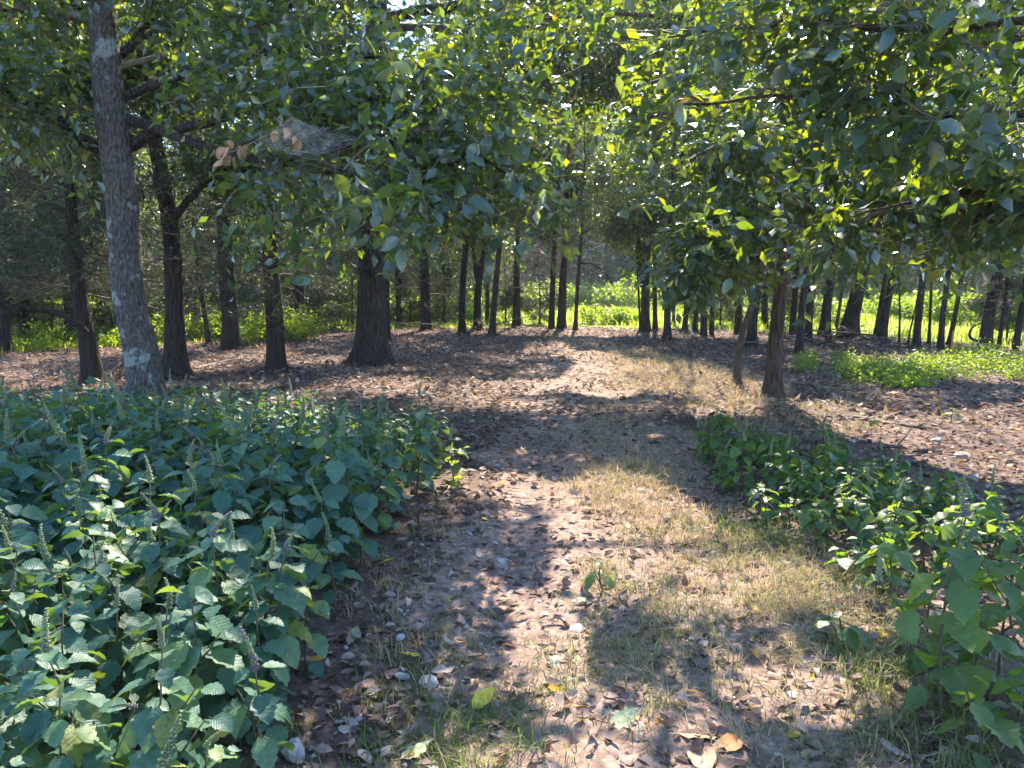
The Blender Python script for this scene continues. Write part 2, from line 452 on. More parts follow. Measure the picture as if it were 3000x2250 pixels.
M['bark_oak'] = bark_mat('bark_oak', (0.036, 0.03, 0.028), (0.11, 0.09, 0.082), 15, 3.0)
M['bark_lichen'] = bark_mat('bark_lichen', (0.10, 0.088, 0.085), (0.28, 0.25, 0.245), 20, 9.0, 0.9)
M['bark_warm'] = bark_mat('bark_warm', (0.08, 0.058, 0.047), (0.2, 0.145, 0.118), 18, 3.0)
M['bark_cedar'] = bark_mat('bark_cedar', (0.04, 0.032, 0.03), (0.12, 0.094, 0.084), 26, 1.2)
M['twig'] = solid_mat('twig', (0.10, 0.08, 0.065), (0.22, 0.18, 0.15), 8)
M['stick'] = solid_mat('stick', (0.10, 0.075, 0.06), (0.30, 0.23, 0.19), 12, by='obj')
M['stone'] = solid_mat('stone', (0.22, 0.18, 0.15), (0.40, 0.34, 0.29), 14, by='obj')
M['gravel'] = solid_mat('gravel', (0.24, 0.20, 0.17), (0.42, 0.36, 0.32), 14, by='attr')
M['white_stone'] = solid_mat('white_stone', (0.28, 0.27, 0.27), (0.45, 0.44, 0.44), 10, 0.6)
HAZE = 0.0005

# ------------------------------------------------------------------ setting: ground, path, meadow
def ground_mat(name, stops, tint, sc=1.0):
    m, nt, out = new_mat(name)
    pos = geo_pos(nt)
    n1 = texnode(nt, 'ShaderNodeTexNoise', 22.0 * sc, pos, Detail=8.0, Roughness=0.7)
    n2 = texnode(nt, 'ShaderNodeTexNoise', 0.9, pos, Detail=4.0)
    vo = texnode(nt, 'ShaderNodeTexVoronoi', 26.0 * sc, pos)
    c = ramp(nt, n1.outputs[0], stops)
    c = mixc(nt, 0.55, c, ramp(nt, n2.outputs[0], tint), 'MULTIPLY')
    hs = nt.nodes.new('ShaderNodeRGBToBW'); nt.links.new(vo.outputs['Color'], hs.inputs[0])
    c = mixc(nt, 0.5, c, ramp(nt, hs.outputs[0], [(0.2, (0.6, 0.55, 0.5)), (0.8, (1.35, 1.3, 1.25))]), 'MULTIPLY')
    p = nt.nodes.new('ShaderNodeBsdfPrincipled'); nt.links.new(c, p.inputs['Base Color'])
    p.inputs['Roughness'].default_value = 0.95; p.inputs['Specular IOR Level'].default_value = 0.15
    ad = nt.nodes.new('ShaderNodeMath'); ad.operation = 'ADD'
    nt.links.new(n1.outputs[0], ad.inputs[0]); nt.links.new(hs.outputs[0], ad.inputs[1])
    nt.links.new(bump(nt, ad.outputs[0], 0.9, 0.02), p.inputs['Normal'])
    nt.links.new(p.outputs[0], out.inputs['Surface'])
    return m
M['floor'] = ground_mat('forest_floor', [(0.3, (0.08, 0.055, 0.047)), (0.5, (0.16, 0.113, 0.095)), (0.72, (0.28, 0.205, 0.175))],
                        [(0.35, (0.75, 0.7, 0.68)), (0.65, (1.15, 1.1, 1.05))])
M['path'] = ground_mat('path_dirt', [(0.3, (0.15, 0.105, 0.088)), (0.5, (0.29, 0.205, 0.168)), (0.72, (0.45, 0.335, 0.28))],
                       [(0.35, (0.8, 0.76, 0.74)), (0.65, (1.15, 1.12, 1.08))])
M['meadow'] = ground_mat('meadow_ground', [(0.3, (0.13, 0.18, 0.03)), (0.5, (0.22, 0.28, 0.04)), (0.72, (0.36, 0.36, 0.10))],
                         [(0.35, (0.8, 0.85, 0.7)), (0.65, (1.15, 1.1, 0.95))], 0.4)

def graded(lo, hi, n, k, c=0.0):
    t = np.linspace(-1, 1, n)
    s = np.sinh(k * t) / math.sinh(k)
    return np.where(s < 0, c + s * (c - lo), c + s * (hi - c))
def grid_mesh(name, X, Y, Z, mat):
    ny, nx = X.shape
    V = np.stack([X, Y, Z], -1).reshape(-1, 3)
    i = np.arange(ny - 1)[:, None] * nx; j = np.arange(nx - 1)[None, :]
    Q = np.stack([i + j, i + j + 1, i + nx + j + 1, i + nx + j], -1).reshape(-1, 4)
    return mesh_from(name, V, [Q], mat, None, True)
gx, gy = np.meshgrid(graded(-220, 220, 220, 5.0), graded(-60, 420, 260, 5.2, 4.0))
tag(link('ground', grid_mesh('ground', gx, gy, terr(gx, gy), M['floor'])), kind='structure')
# trodden track
yy = np.concatenate([np.linspace(-3, 12, 130), np.linspace(12.3, 31, 60)])
uu = np.linspace(-1, 1, 26)
PX = np.zeros((len(yy), len(uu))); PY = np.zeros_like(PX)
for i, y in enumerate(yy):
    hw = 0.98 + 0.16 * math.sin(y * 1.9) + 0.1 * math.sin(y * 5.3 + 1)
    hw2 = 0.98 + 0.16 * math.sin(y * 1.6 + 2) + 0.1 * math.sin(y * 4.7)
    if y > 26: hw *= (31.5 - y) / 5.5; hw2 *= (31.5 - y) / 5.5
    PX[i] = path_x(y) + np.where(uu < 0, uu * hw, uu * hw2); PY[i] = y
edge = 0.004 + 0.012 * (1 - np.abs(uu)[None, :] ** 4) * np.ones_like(PX)
tag(link('path', grid_mesh('path', PX, PY, terr(PX, PY) + edge, M['path'])), kind='structure')
def meadow_y(x):
    return np.maximum(30.5 - 0.07 * (np.asarray(x) - 1.5) ** 2, 15.5) + 0.7 * np.sin(np.asarray(x) * 0.9) + 0.35 * np.sin(np.asarray(x) * 2.7)
mx = np.concatenate([np.linspace(-200, -30, 20), np.linspace(-29, 29, 160), np.linspace(30, 200, 20)])
mv = np.linspace(0, 1, 60) ** 2.2
MX = np.broadcast_to(mx[None, :], (60, len(mx))).copy()
MY = meadow_y(mx)[None, :] + mv[:, None] * (400 - meadow_y(mx)[None, :])
# behind the sunny field the land climbs into a wooded slope
def rise(y):
    return np.clip((np.asarray(y, float) - 72) / 60, 0, 1) ** 1.3 * 9.0
MZ = terr(MX, MY) + 0.02 + rise(MY)
tag(link('meadow', grid_mesh('meadow', MX, MY, MZ, M['meadow'])), kind='structure')

# ------------------------------------------------------------------ trees
def smooth_path(P, n):
    P = np.asarray(P, float)
    d = np.concatenate([[0], np.cumsum(np.linalg.norm(np.diff(P[:, :3], axis=0), axis=1))])
    t = np.linspace(0, d[-1], n)
    out = np.stack([np.interp(t, d, P[:, k]) for k in range(P.shape[1])], 1)
    for _ in range(2):
        out[1:-1] = 0.25 * out[:-2] + 0.5 * out[1:-1] + 0.25 * out[2:]
    return out
def wander(p, d, L, n, up=0.0, jit=0.16):
    pts = [np.array(p, float)]; d = norm(d)
    for i in range(n):
        d = norm(d + rng.normal(0, jit, 3) + np.array([0, 0, up]))
        pts.append(pts[-1] + d * L / n)
    return np.array(pts)

BASES = []
NEST = D(850, 400, 6.7)
def trunk_pts(spec, H):
    """trunk path measured in the photograph: (x, y, width) from the foot upwards, all at the depth of the foot"""
    fx, fy, fw = spec[0]
    g = G(fx, fy); Y = g[1]
    BASES.append((g[0], g[1], fw * 0.5 * Y / F))
    P = []
    for (x, y, w) in spec:
        p = D(x, y, Y)
        if (x, y) == (fx, fy): p[2] = terr(p[0], p[1]) - 0.12
        P.append([*p, w * 0.5 * Y / F])
    P = np.array(P)
    top = P[-1]
    if H > top[2] + 0.5:
        lean = norm(P[-1, :3] - P[-2, :3]); q = top.copy(); n = 5
        seg = (H - top[2]) / n
        for i in range(n):
            lean = norm(lean * np.array([0.75, 0.75, 1]) + rng.normal(0, 0.05, 3) + np.array([0, 0, 0.15]))
            q = q.copy(); q[:3] = q[:3] + lean * seg / max(lean[2], 0.5); q[3] = max(top[3] * (1 - 0.17 * (i + 1)), 0.015)
            P = np.vstack([P, q])
    return P

LEAF_MESHES = []
def big_leaf_mesh(k, name='leaf', mat=None, ser=0.0, wide=0.30, heart=0.0, n=7, cup=0.18, droop=0.22):
    r = np.random.default_rng(100 + k)
    t = np.linspace(0, 1, n)
    prof = wide * np.sin(math.pi * np.clip(t, 0, 1) ** (0.8 if heart == 0 else 0.62)) ** (0.8 if heart == 0 else 0.75) * (1 + r.normal(0, 0.07, n))
    prof[0] = 0.012 if heart == 0 else 0.10; prof[-1] = 0.004
    zz = -droop * (t ** 2) + r.normal(0, 0.012, n)
    V = []; tw = r.normal(0, 0.05)
    for i in range(n):
        e = prof[i] * (1 + ser * (0.5 if i % 2 else -0.5))
        back = -heart * 0.12 if (heart and i == 0) else 0
        V += [[t[i] + back, e, zz[i] + cup * e + r.normal(0, 0.012)], [t[i], 0, zz[i]], [t[i] + back, -e, zz[i] + cup * e + tw * t[i] + r.normal(0, 0.012)]]
    V = np.array(V)
    Q = []
    for i in range(n - 1):
        a = 3 * i; b = 3 * (i + 1)
        Q += [[a, a + 1, b + 1, b], [a + 1, a + 2, b + 2, b + 1]]
    # stalk
    s = len(V)
    V = np.vstack([V, [[0, 0.012, zz[0] + 0.004], [0, -0.012, zz[0] + 0.004], [-0.28, 0.009, 0.03], [-0.28, -0.009, 0.03]]])
    Q.append([s, s + 1, s + 3, s + 2])
    return mesh_from(name, V, [np.array(Q)], mat, None, True)
for k in range(6):
    LEAF_MESHES.append(big_leaf_mesh(k, 'leaf', M['oak_leaf_single'], wide=0.24 + 0.03 * (k % 3)))

def frame(x, n):
    x = norm(x); y = norm(np.cross(n, x)); z = np.cross(x, y)
    return Matrix(((x[0], y[0], z[0]), (x[1], y[1], z[1]), (x[2], y[2], z[2]))).to_4x4()

def twig_leaves(tw0, tw1, per, spread, size, droop=0.35):
    """leaf positions, directions, normals round a set of twigs"""
    tw0 = np.asarray(tw0); tw1 = np.asarray(tw1)
    if len(tw0) == 0: return np.zeros((0, 3)), np.zeros((0, 3)), np.zeros((0, 3)), np.zeros(0)
    n = len(tw0); idx = np.repeat(np.arange(n), per)
    t = rng.random(len(idx)) ** 0.6
    d = norm(tw1 - tw0)[idx]
    P = tw0[idx] * (1 - t[:, None]) + tw1[idx] * t[:, None] + rng.normal(0, spread, (len(idx), 3))
    side = norm(rng.normal(0, 1, (len(idx), 3)) * np.array([1, 1, 0.5]))
    Dr = norm(0.7 * d + side * 0.9 + np.array([0, 0, -droop]) + rng.normal(0, 0.2, (len(idx), 3)))
    N = norm(np.array([0, 0, 1.0]) + rng.normal(0, 0.7, (len(idx), 3)))
    sz = size * rng.uniform(0.6, 1.25, len(idx))
    return P, Dr, N, sz

def crown_twigs(wood, P, z0, R, nlimb, lower=1.0, limb_r=0.05, off=0.0):
    """limbs and side branches of a broadleaf crown; returns the ends of its twigs"""
    zs = P[:, 2]; H = zs[-1]; A = []; B = []
    az = rng.random() * 6.28
    for i in range(nlimb):
        f = (i + rng.random()) / nlimb
        z = z0 + f * (H - z0) * 0.97
        k = np.array([np.interp(z, zs, P[:, c]) for c in range(4)]); k[2] = z
        az += 2.4 + rng.normal(0, 0.3)
        prof = (0.55 + 0.9 * f if f < 0.4 else 1.0 - 0.75 * (f - 0.4)) * lower if f < 0.4 else (1.0 - 0.85 * (f - 0.4))
        L = R * max(prof, 0.35) * rng.uniform(0.75, 1.2)
        d = np.array([math.cos(az), math.sin(az), rng.uniform(0.05, 0.45) + 0.5 * f])
        lp = wander(k[:3], d, L, 6, up=-0.03, jit=0.13)
        r0 = min(k[3] * 0.55, limb_r * (L / 3.0) + 0.012)
        tube(wood, lp - off, np.linspace(r0, 0.006, 7), 5, cap=False, rnd=rng.random())
        for j in range(2, 7):
            for _ in range(2 if j < 6 else 3):
                sd = norm(lp[j] - lp[j - 1]) * 0.6 + rng.normal(0, 0.6, 3) * np.array([1, 1, 0.6])
                sl = L * rng.uniform(0.18, 0.36)
                e = lp[j] + norm(sd) * sl
                A.append(lp[j]); B.append(e)
                for _ in range(2):
                    q = lp[j] + (e - lp[j]) * rng.uniform(0.4, 1.0)
                    A.append(q); B.append(q + norm(sd * 0.5 + rng.normal(0, 0.7, 3)) * sl * 0.6)
    return np.array(A), np.array(B)

def oak(spec, H, z0, R, nleaf, label, bark='bark_oak', limbs=None, nlimb=14, leaf_size=0.15, name='oak_tree', sides=12, rough=0.05, extra=None, singles=0, tmpl=LEAF4, lower=1.0):
    P = trunk_pts(spec, H)
    base = np.array([P[0, 0], P[0, 1], 0.0])
    root = empty(name, (base[0], base[1], float(terr(base[0], base[1]))))
    tag(root, label, 'tree')
    off = np.array([base[0], base[1], float(terr(base[0], base[1]))])
    n = max(14, int(P[-1, 2] * 4))
    SP = smooth_path(P, n)
    # root swell
    z = SP[:, 2]; SP[:, 3] *= 1 + 0.42 * np.exp(-np.clip(z + 0.05, 0, 9) / 0.2)
    g = Geo(); tube(g, SP[:, :3] - off, SP[:, 3], sides, rough=rough, flare=0.3)
    g.obj('trunk', M[bark], root, smooth=True)
    wood = Geo()
    A, B = crown_twigs(wood, SP, z0, R, nlimb, lower, off=off) if nlimb else (np.zeros((0, 3)), np.zeros((0, 3)))
    tA = [A] if len(A) else []; tB = [B] if len(B) else []
    limb_objs = []
    for lim in (limbs or []):
        # a limb, some measured, some added to shade the track: (x, y, depth, radius) along its length
        lp = np.array([[*D(x, y, Y), r] for (x, y, Y, r) in lim['pts']])
        lp = smooth_path(lp, max(8, len(lp) * 4))
        lp[1:-1, :3] += rng.normal(0, 0.015, (len(lp) - 2, 3))
        lg = Geo(); tube(lg, lp[:, :3] - off, lp[:, 3], 8, rough=0.06)
        limb_objs.append((lg.obj('limb', M['bark_oak' if bark == 'bark_lichen' else bark], root, smooth=True), lp[:, :3]))
        s0 = int(len(lp) * lim.get('from', 0.25)); a = []; b = []
        dens = lim.get('dens', 3); reach = lim.get('reach', 0.8); dz = lim.get('dz', 0.0)
        for j in range(s0, len(lp)):
            tan = norm(lp[min(j + 1, len(lp) - 1), :3] - lp[j - 1, :3])
            for _ in range(dens):
                sd = norm(tan * 0.5 + rng.normal(0, 0.75, 3) * np.array([1, 1, 0.7]) + np.array([0, 0, dz]))
                e = lp[j, :3] + sd * reach * rng.uniform(0.45, 1.1)
                a.append(lp[j, :3]); b.append(e)
                for _ in range(3):
                    q = lp[j, :3] + (e - lp[j, :3]) * rng.uniform(0.35, 1.0)
                    a.append(q); b.append(q + norm(sd * 0.5 + rng.normal(0, 0.7, 3)) * reach * 0.4)
        tA.append(np.array(a)); tB.append(np.array(b))
    if tA:
        A = np.concatenate(tA); B = np.concatenate(tB)
        keep = ~(sunlit((A + B) / 2) | sunlit(B))
        twigs(wood, A[keep] - off, B[keep] - off, 0.007, 0.003, seg=2 if off[1] < 13 else 1)
        wood.obj('branches', M['twig'], root)['kind'] = 'stuff'
        per = max(1, int(nleaf / max(len(A), 1)))
        LP, LD, LN, LS = twig_leaves(A, B, per, 0.14, leaf_size)
        keep = ~(sunlit(LP) | sunlit(LP + LD * LS[:, None]))
        LP, LD, LN, LS = LP[keep], LD[keep], LN[keep], LS[keep]
        gap = (np.linalg.norm((LP - NEST) / np.array([1.0, 0.8, 0.5]), axis=1) > 0.62) | (LP[:, 1] > 7.1)   # caterpillars have stripped the twigs round their tent
        LP, LD, LN, LS = LP[gap], LD[gap], LN[gap], LS[gap]
        if singles:
            q = to_px(LP); inside = (q[:, 0] > -20) & (q[:, 0] < 3020) & (q[:, 1] > -20) & (q[:, 1] < 2270)
            score = np.where(inside, LS / q[:, 2], 0)
            pick = np.argsort(-score)[:singles]
            for i in pick:
                best = min(limb_objs, key=lambda lo: np.min(np.linalg.norm(lo[1] - LP[i], axis=1))) if limb_objs else None
                on = best[0] if best is not None and np.min(np.linalg.norm(best[1] - LP[i], axis=1)) < 1.5 else root
                o = link('leaf', LEAF_MESHES[rng.integers(0, 6)], on)
                o.matrix_basis = Matrix.Translation(Vector(LP[i] - off)) @ frame(LD[i], LN[i]) @ Matrix.Scale(float(LS[i]) * 1.08, 4)
            rest = np.ones(len(LP), bool); rest[pick] = False
            LP, LD, LN, LS = LP[rest], LD[rest], LN[rest], LS[rest]
        f = Geo(); leaves(f, LP - off, LD, LN, LS, tmpl)
        o = f.obj('foliage', M['oak_leaf'], root)
        if o: o['kind'] = 'stuff'
    return root

def cedar(spec, H, label, z0=1.1, R=1.7, nfol=7000, live=1.7, name='cedar_tree', limbs=None, dens=1.0, leafsize=0.145):
    P = trunk_pts(spec, H)
    base = np.array([P[0, 0], P[0, 1], 0.0])
    off = np.array([base[0], base[1], float(terr(base[0], base[1]))])
    root = empty(name, off); tag(root, label, 'tree')
    n = max(14, int(P[-1, 2] * 4)); SP = smooth_path(P, n)
    SP[:, 3] *= 1 + 0.25 * np.exp(-np.clip(SP[:, 2] + 0.05, 0, 9) / 0.2)
    g = Geo(); tube(g, SP[:, :3] - off, SP[:, 3], 10, rough=0.07, flare=0.15)
    g.obj('trunk', M['bark_cedar'], root, smooth=True)
    for lim in (limbs or []):
        lp = np.array([[*D(x, y, Y), r] for (x, y, Y, r) in lim])
        lp = smooth_path(lp, max(8, len(lp) * 4)); lg = Geo(); tube(lg, lp[:, :3] - off, lp[:, 3], 7, rough=0.06)
        lg.obj('limb', M['bark_cedar'], root, smooth=True)
    wood = Geo(); A = []; B = []; LA = []; LB = []
    z = z0; az = rng.random() * 6
    while z < SP[-1, 2] - 0.15:
        k = np.array([np.interp(z, SP[:, 2], SP[:, c]) for c in range(4)]); k[2] = z
        f = (z - z0) / (H - z0)
        L = R * (1.0 - 0.8 * f) * rng.uniform(0.6, 1.2)
        az += 2.4 + rng.normal(0, 0.4)
        lp = wander(k[:3], [math.cos(az), math.sin(az), rng.uniform(-0.1, 0.35)], L, 5, up=0.02, jit=0.14)
        tube(wood, lp - off, np.linspace(0.018, 0.005, 6), 4, cap=False, rnd=rng.random())
        alive = z > live + rng.normal(0, 0.35)
        for j in range(1, 6):
            for _ in range(3 if off[1] < 20 else 2):
                sd = norm(norm(lp[j] - lp[j - 1]) * 0.6 + rng.normal(0, 0.7, 3) * np.array([1, 1, 0.7]))
                e = lp[j] + sd * rng.uniform(0.25, 0.6)
                A.append(lp[j]); B.append(e)
                for _ in range(2):
                    q = lp[j] + (e - lp[j]) * rng.uniform(0.3, 1.0)
                    e2 = q + norm(sd * 0.5 + rng.normal(0, 0.7, 3)) * rng.uniform(0.12, 0.35)
                    A.append(q); B.append(e2)
                    if alive or rng.random() < 0.2: LA.append(q); LB.append(e2)
        z += rng.uniform(0.10, 0.24) / dens
    A = np.array(A); B = np.array(B)
    twigs(wood, A - off, B - off, 0.0055, 0.0025, 0.15, seg=2 if off[1] < 14 else 1)
    wood.obj('branches', M['twig'], root)['kind'] = 'stuff'
    if LA:
        LA = np.array(LA); LB = np.array(LB); per = max(1, nfol // len(LA))
        P_, D_, N_, S_ = twig_leaves(LA, LB, int(per * 1.3) + 1, 0.06, leafsize, 0.15)
        keep = ~sunlit(P_)
        fo = Geo(); leaves(fo, P_[keep] - off, D_[keep], norm(rng.normal(0, 1, (keep.sum(), 3))), S_[keep], SPRAY)
        o = fo.obj('foliage', M['cedar_leaf'], root)
        if o: o['kind'] = 'stuff'
    return root

# --- nearest trees, with limbs that reach over the track
oak([(436,1222,104),(430,1152,99),(418,1040,104),(400,970,88),(373,880,86),(365,790,88),(367,700,87),(358,590,87),(349,497,88),(332,407,86),(317,271,80),(308,136,76),(295,0,72),(288,-150,60)],
    11, 3.9, 4.6, 30000, 'grey oak with pale lichen on its bent trunk, rooted in the leafy bed', 'bark_lichen', name='oak_tree', sides=20, rough=0.035, singles=300, tmpl=LEAF5, leaf_size=0.135, nlimb=16,
    limbs=[
        {'pts': [(320,455,9.6,.085),(225,400,9.4,.07),(110,310,9.1,.06),(0,245,8.8,.05),(-150,180,8.5,.03)], 'from': .3},
        {'pts': [(360,445,9.6,.08),(430,398,9.4,.062),(500,380,9.2,.055),(600,365,9.0,.05),(700,320,8.6,.045),(860,316,8.2,.04),(1000,285,7.8,.03),(1180,300,7.2,.02),(1330,360,6.8,.01)], 'from': .45, 'dens': 4, 'reach': .9, 'dz': -.15},
        {'pts': [(300,210,9.6,.06),(390,125,9.6,.05),(435,65,9.5,.045),(465,0,9.5,.04),(520,-150,9.4,.02)], 'from': .5},
        {'pts': [(395,118,9.6,.05),(452,86,9.4,.045),(588,63,9.1,.04),(746,40,8.8,.035),(880,5,8.5,.03),(1050,-30,8.0,.02)], 'from': .3},
        {'pts': [(270,25,9.7,.06),(160,26,9.5,.05),(0,27,9.3,.04)], 'from': .3},
        {'pts': [(340,330,9.6,.07),(560,420,8.8,.05),(800,480,8.0,.04),(1000,500,7.2,.03),(1180,560,6.6,.02),(1300,620,6.3,.01)], 'from': .5, 'dens': 2, 'reach': 1.1, 'dz': -.2},
        {'pts': [(800,480,8.0,.035),(1000,430,7.3,.03),(1250,420,6.8,.025),(1450,480,6.5,.018),(1560,560,6.3,.01)], 'from': .3, 'dens': 2, 'reach': 1.1, 'dz': -.15},
        {'pts': [(330,300,9.6,.06),(620,180,8.8,.05),(900,140,8.0,.04),(1200,180,7.4,.03),(1480,260,6.9,.015)], 'from': .4, 'dens': 3, 'reach': .9},
        {'pts': [(292,-80,9.7,.07),(800,-230,10,.05),(1300,-300,10.5,.035),(1700,-250,11,.015)], 'from': .3, 'dens': 5, 'reach': 1.1},  # unseen limb added overhead to shade the near ground
    ])
oak([(2262,1168,52),(2264,1120,48),(2269,1016,42),(2285,881,38),(2294,790,37),(2303,700,35),(2320,590,33),(2334,475,32),(2357,316,30),(2375,136,28),(2382,0,26)],
    11.0, 3.5, 4.0, 30000, 'straight brown tree with furrowed bark standing alone right of the track', 'bark_warm', sides=16, rough=0.05, singles=300, tmpl=LEAF5, leaf_size=0.135, nlimb=16,
    limbs=[
        {'pts': [(2303,640,11.1,.05),(2230,650,10.4,.04),(2150,680,9.4,.03),(2080,720,8.4,.02),(2000,740,7.8,.01)], 'from': .35, 'dens': 5, 'reach': .6, 'dz': -.1},
        {'pts': [(2320,560,11.1,.045),(2400,580,10.2,.04),(2520,620,9.2,.03),(2680,650,8.4,.015)], 'from': .3, 'dens': 4, 'reach': .7},
        {'pts': [(2340,430,11.1,.045),(2260,400,10,.04),(2120,420,8.6,.03),(1980,480,7.6,.015)], 'from': .35, 'dens': 4, 'reach': .7},
        {'pts': [(2350,380,11.1,.05),(2430,470,10.2,.035),(2560,420,9.2,.03),(2700,380,8.4,.015)], 'from': .35, 'dens': 4, 'reach': .7},
        {'pts': [(2377,100,11.2,.05),(2100,60,12,.04),(1800,40,12.5,.03),(1520,60,13,.015)], 'from': .25, 'dens': 5, 'reach': 1.0},  # added to throw shade across the middle of the track
        {'pts': [(2384,-120,11.2,.05),(2000,-200,11.5,.04),(1650,-250,12,.03),(1380,-200,12.5,.015)], 'from': .25, 'dens': 5, 'reach': 1.1},  # out of view, added for the shade it casts nearer the camera
    ])
# a tree just outside the picture on the right; its limbs hang into view
oak([(3560,1560,150),(3540,1000,120),(3520,400,110),(3500,-200,90)],
    8.0, 4.6, 3.0, 13000, 'tree right of the picture edge whose leafy limbs hang into the upper right', 'bark_warm', sides=12, singles=300, tmpl=LEAF5, leaf_size=0.145, nlimb=8,
    limbs=[
        {'pts': [(3520,300,5.1,0.0420),(3100,330,5.4,0.0300),(2700,330,5.8,0.0240),(2400,290,6.2,0.0180),(2100,290,6.5,0.0120),(1850,360,6.8,0.0060)], 'from': .25, 'dens': 4, 'reach': .8, 'dz': -.1},
        {'pts': [(3530,600,5.1,0.0360),(3150,560,5.8,0.0270),(2850,560,6.4,0.0210),(2600,600,6.8,0.0120),(2450,640,7.0,0.0060)], 'from': .25, 'dens': 5, 'reach': .65, 'dz': -.1},
        {'pts': [(3510,100,5.1,0.0360),(3100,60,5.3,0.0300),(2700,80,5.7,0.0240),(2300,60,6.1,0.0180),(1950,110,6.5,0.0072)], 'from': .25, 'dens': 4, 'reach': .85},
        {'pts': [(3500,-150,5.1,0.0360),(3000,-60,5.6,0.0300),(2500,-40,6.2,0.0240),(2000,-60,6.8,0.0180),(1600,0,7.2,0.0072)], 'from': .25, 'dens': 4, 'reach': .9},
        {'pts': [(3530,480,5.1,0.0300),(3200,460,6.2,0.0240),(2900,440,7.2,0.0180),(2650,470,7.8,0.0090)], 'from': .3, 'dens': 4, 'reach': .8},
    ])

# --- the wood: (kind, foot-to-top outline, height, crown start, crown radius, leaves, label)
oak([(515,1108,74),(513,1050,64),(512,971,58),(510,836,52),(504,700,47),(500,633,48),(477,542,46),(463,452,42),(434,316,38),(418,226,36),(402,136,35),(360,0,33)], 11.5, 3.8, 4.2, 24000,
    'dark trunk with a raised side limb directly behind the lichen-spotted oak',
    limbs=[{'pts': [(508,640,12.6,.07),(550,590,12.6,.06),(597,538,12.6,.05),(680,500,12.7,.035),(760,470,12.8,.02)], 'from': .5, 'reach': .6},
           {'pts': [(448,295,12.6,.05),(510,235,12.6,.04),(583,180,12.7,.03),(680,120,12.8,.02)], 'from': .3, 'reach': .7},
           {'pts': [(425,285,12.6,.045),(360,262,12.5,.03),(280,200,12.3,.02)], 'from': .3, 'reach': .7}])
oak([(1090,1064,112),(1089,1030,98),(1088,971,88),(1088,881,81),(1088,790,76),(1085,700,72),(1084,560,68),(1088,400,64),(1095,200,60),(1105,0,54)], 14, 3.9, 5.8, 42000,
    'massive dark oak trunk with flared foot left of the track', nlimb=20, sides=28, rough=0.045, 
    limbs=[{'pts': [(1100,60,16,.12),(1500,-20,15.5,.08),(1900,0,15,.05),(2150,40,14.5,.02)], 'from': .25, 'dens': 6, 'reach': 1.2},  # limb added for its shade on the track
           {'pts': [(1096,220,16,.12),(1450,170,15,.08),(1750,200,14.4,.05),(1980,260,14,.02)], 'from': .25, 'dens': 6, 'reach': 1.1}])  # another limb added to shade the track farther on
for (px, py, h, lab) in [(60,1012,2.8,'young cedar in front of bright weeds at the left picture edge'),(330,1000,2.4,'young cedar half hidden by the lichen-spotted oak'),(590,985,2.6,'young cedar behind the thin slanting stem'),(840,972,2.6,'young cedar between the shaggy trunk and massive oak'),(1030,962,3.0,'bushy young cedar right behind the massive oak'),(1200,955,2.6,'bushy young cedar between two twiggy trunks right of the massive oak'),(1300,952,3.2,'young cedar filling the gap left of four close trunks'),
                         (1480,950,2.6,'young cedar between four close trunks and a thin pair'),(930,975,2.4,'young cedar at the shrubby edge left of the massive oak'),(730,985,2.2,'young cedar right of the swollen-footed trunk'),(1580,952,2.2,'small cedar left of the forked trunk at the field edge'),
                         (420,990,2.6,'young cedar behind the lichen-spotted oak'),(150,1000,2.6,'young cedar under the leaning dark one'),(2110,955,2.8,'young cedar behind the crooked sapling'),(2290,960,2.6,'young cedar behind the straight brown tree'),(2950,1000,2.4,'young cedar at the right picture edge')]:
    g_ = G(px, py)[1]
    cedar([(px, py, 6), (px + 3, py - h * 0.4 * F / g_, 5), (px, py - h * 0.8 * F / g_, 3)], h, lab, z0=0.25, R=1.3, nfol=4200, live=0.2, name='young_cedar', leafsize=0.2)
cedar([(271,1122,62),(268,1080,56),(258,1000,50),(240,926,46),(228,830,40),(215,700,34),(200,500,26)], 7.5,
      'leaning dark cedar with a low limb at the left edge', z0=1.5, R=2.7, nfol=30000, live=1.5, dens=2.0, leafsize=0.15,
      limbs=[[(250,975,12.0,.06),(226,945,11.9,.055),(180,918,11.8,.05),(100,905,11.7,.045),(0,893,11.5,.035),(-120,880,11.3,.02)]])
cedar([(70,1012,30),(66,850,26),(60,600,20)], 9, 'evergreen with dense dark foliage behind the left edge trunk', R=3.0, nfol=26000, live=1.2, dens=1.8, leafsize=0.17, z0=1.0)
cedar([(205,1010,30),(200,850,26),(196,600,20)], 9, 'evergreen with dense dark foliage behind the leaning dark cedar', R=3.0, nfol=26000, live=1.3, dens=1.8, leafsize=0.17, z0=1.2)
cedar([(12,1036,40),(10,930,34),(4,750,30),(0,500,24)], 9, 'dark trunk cut off by the left picture edge', R=2.8, nfol=26000, live=1.4, dens=1.8, leafsize=0.15)
cedar([(613,1012,15),(597,903,13),(583,813,12),(570,700,11),(560,560,9)], 6.5, 'thin slanting stem before bright weeds right of the lichen-spotted oak', R=1.3, nfol=3500, live=1.8)
cedar([(681,1022,64),(676,980,50),(673,926,46),(662,790,46),(660,700,42),(650,560,36),(636,380,28)], 9, 'stout trunk with a swollen foot in front of bright weeds', R=2.4, nfol=16000, live=2.6)
cedar([(809,1090,58),(806,1010,53),(804,926,51),(800,840,47),(790,750,42),(780,600,36),(770,430,28)], 8.5, 'shaggy cedar trunk halfway between the swollen-footed trunk and massive oak', R=2.4, nfol=15000, live=2.0, z0=1.6)
cedar([(884,988,30),(875,836,29),(870,700,26),(866,500,20)], 9, 'slimmer cedar just left of the massive oak, behind the shaggy one', R=2.1, nfol=9000, live=2.4)
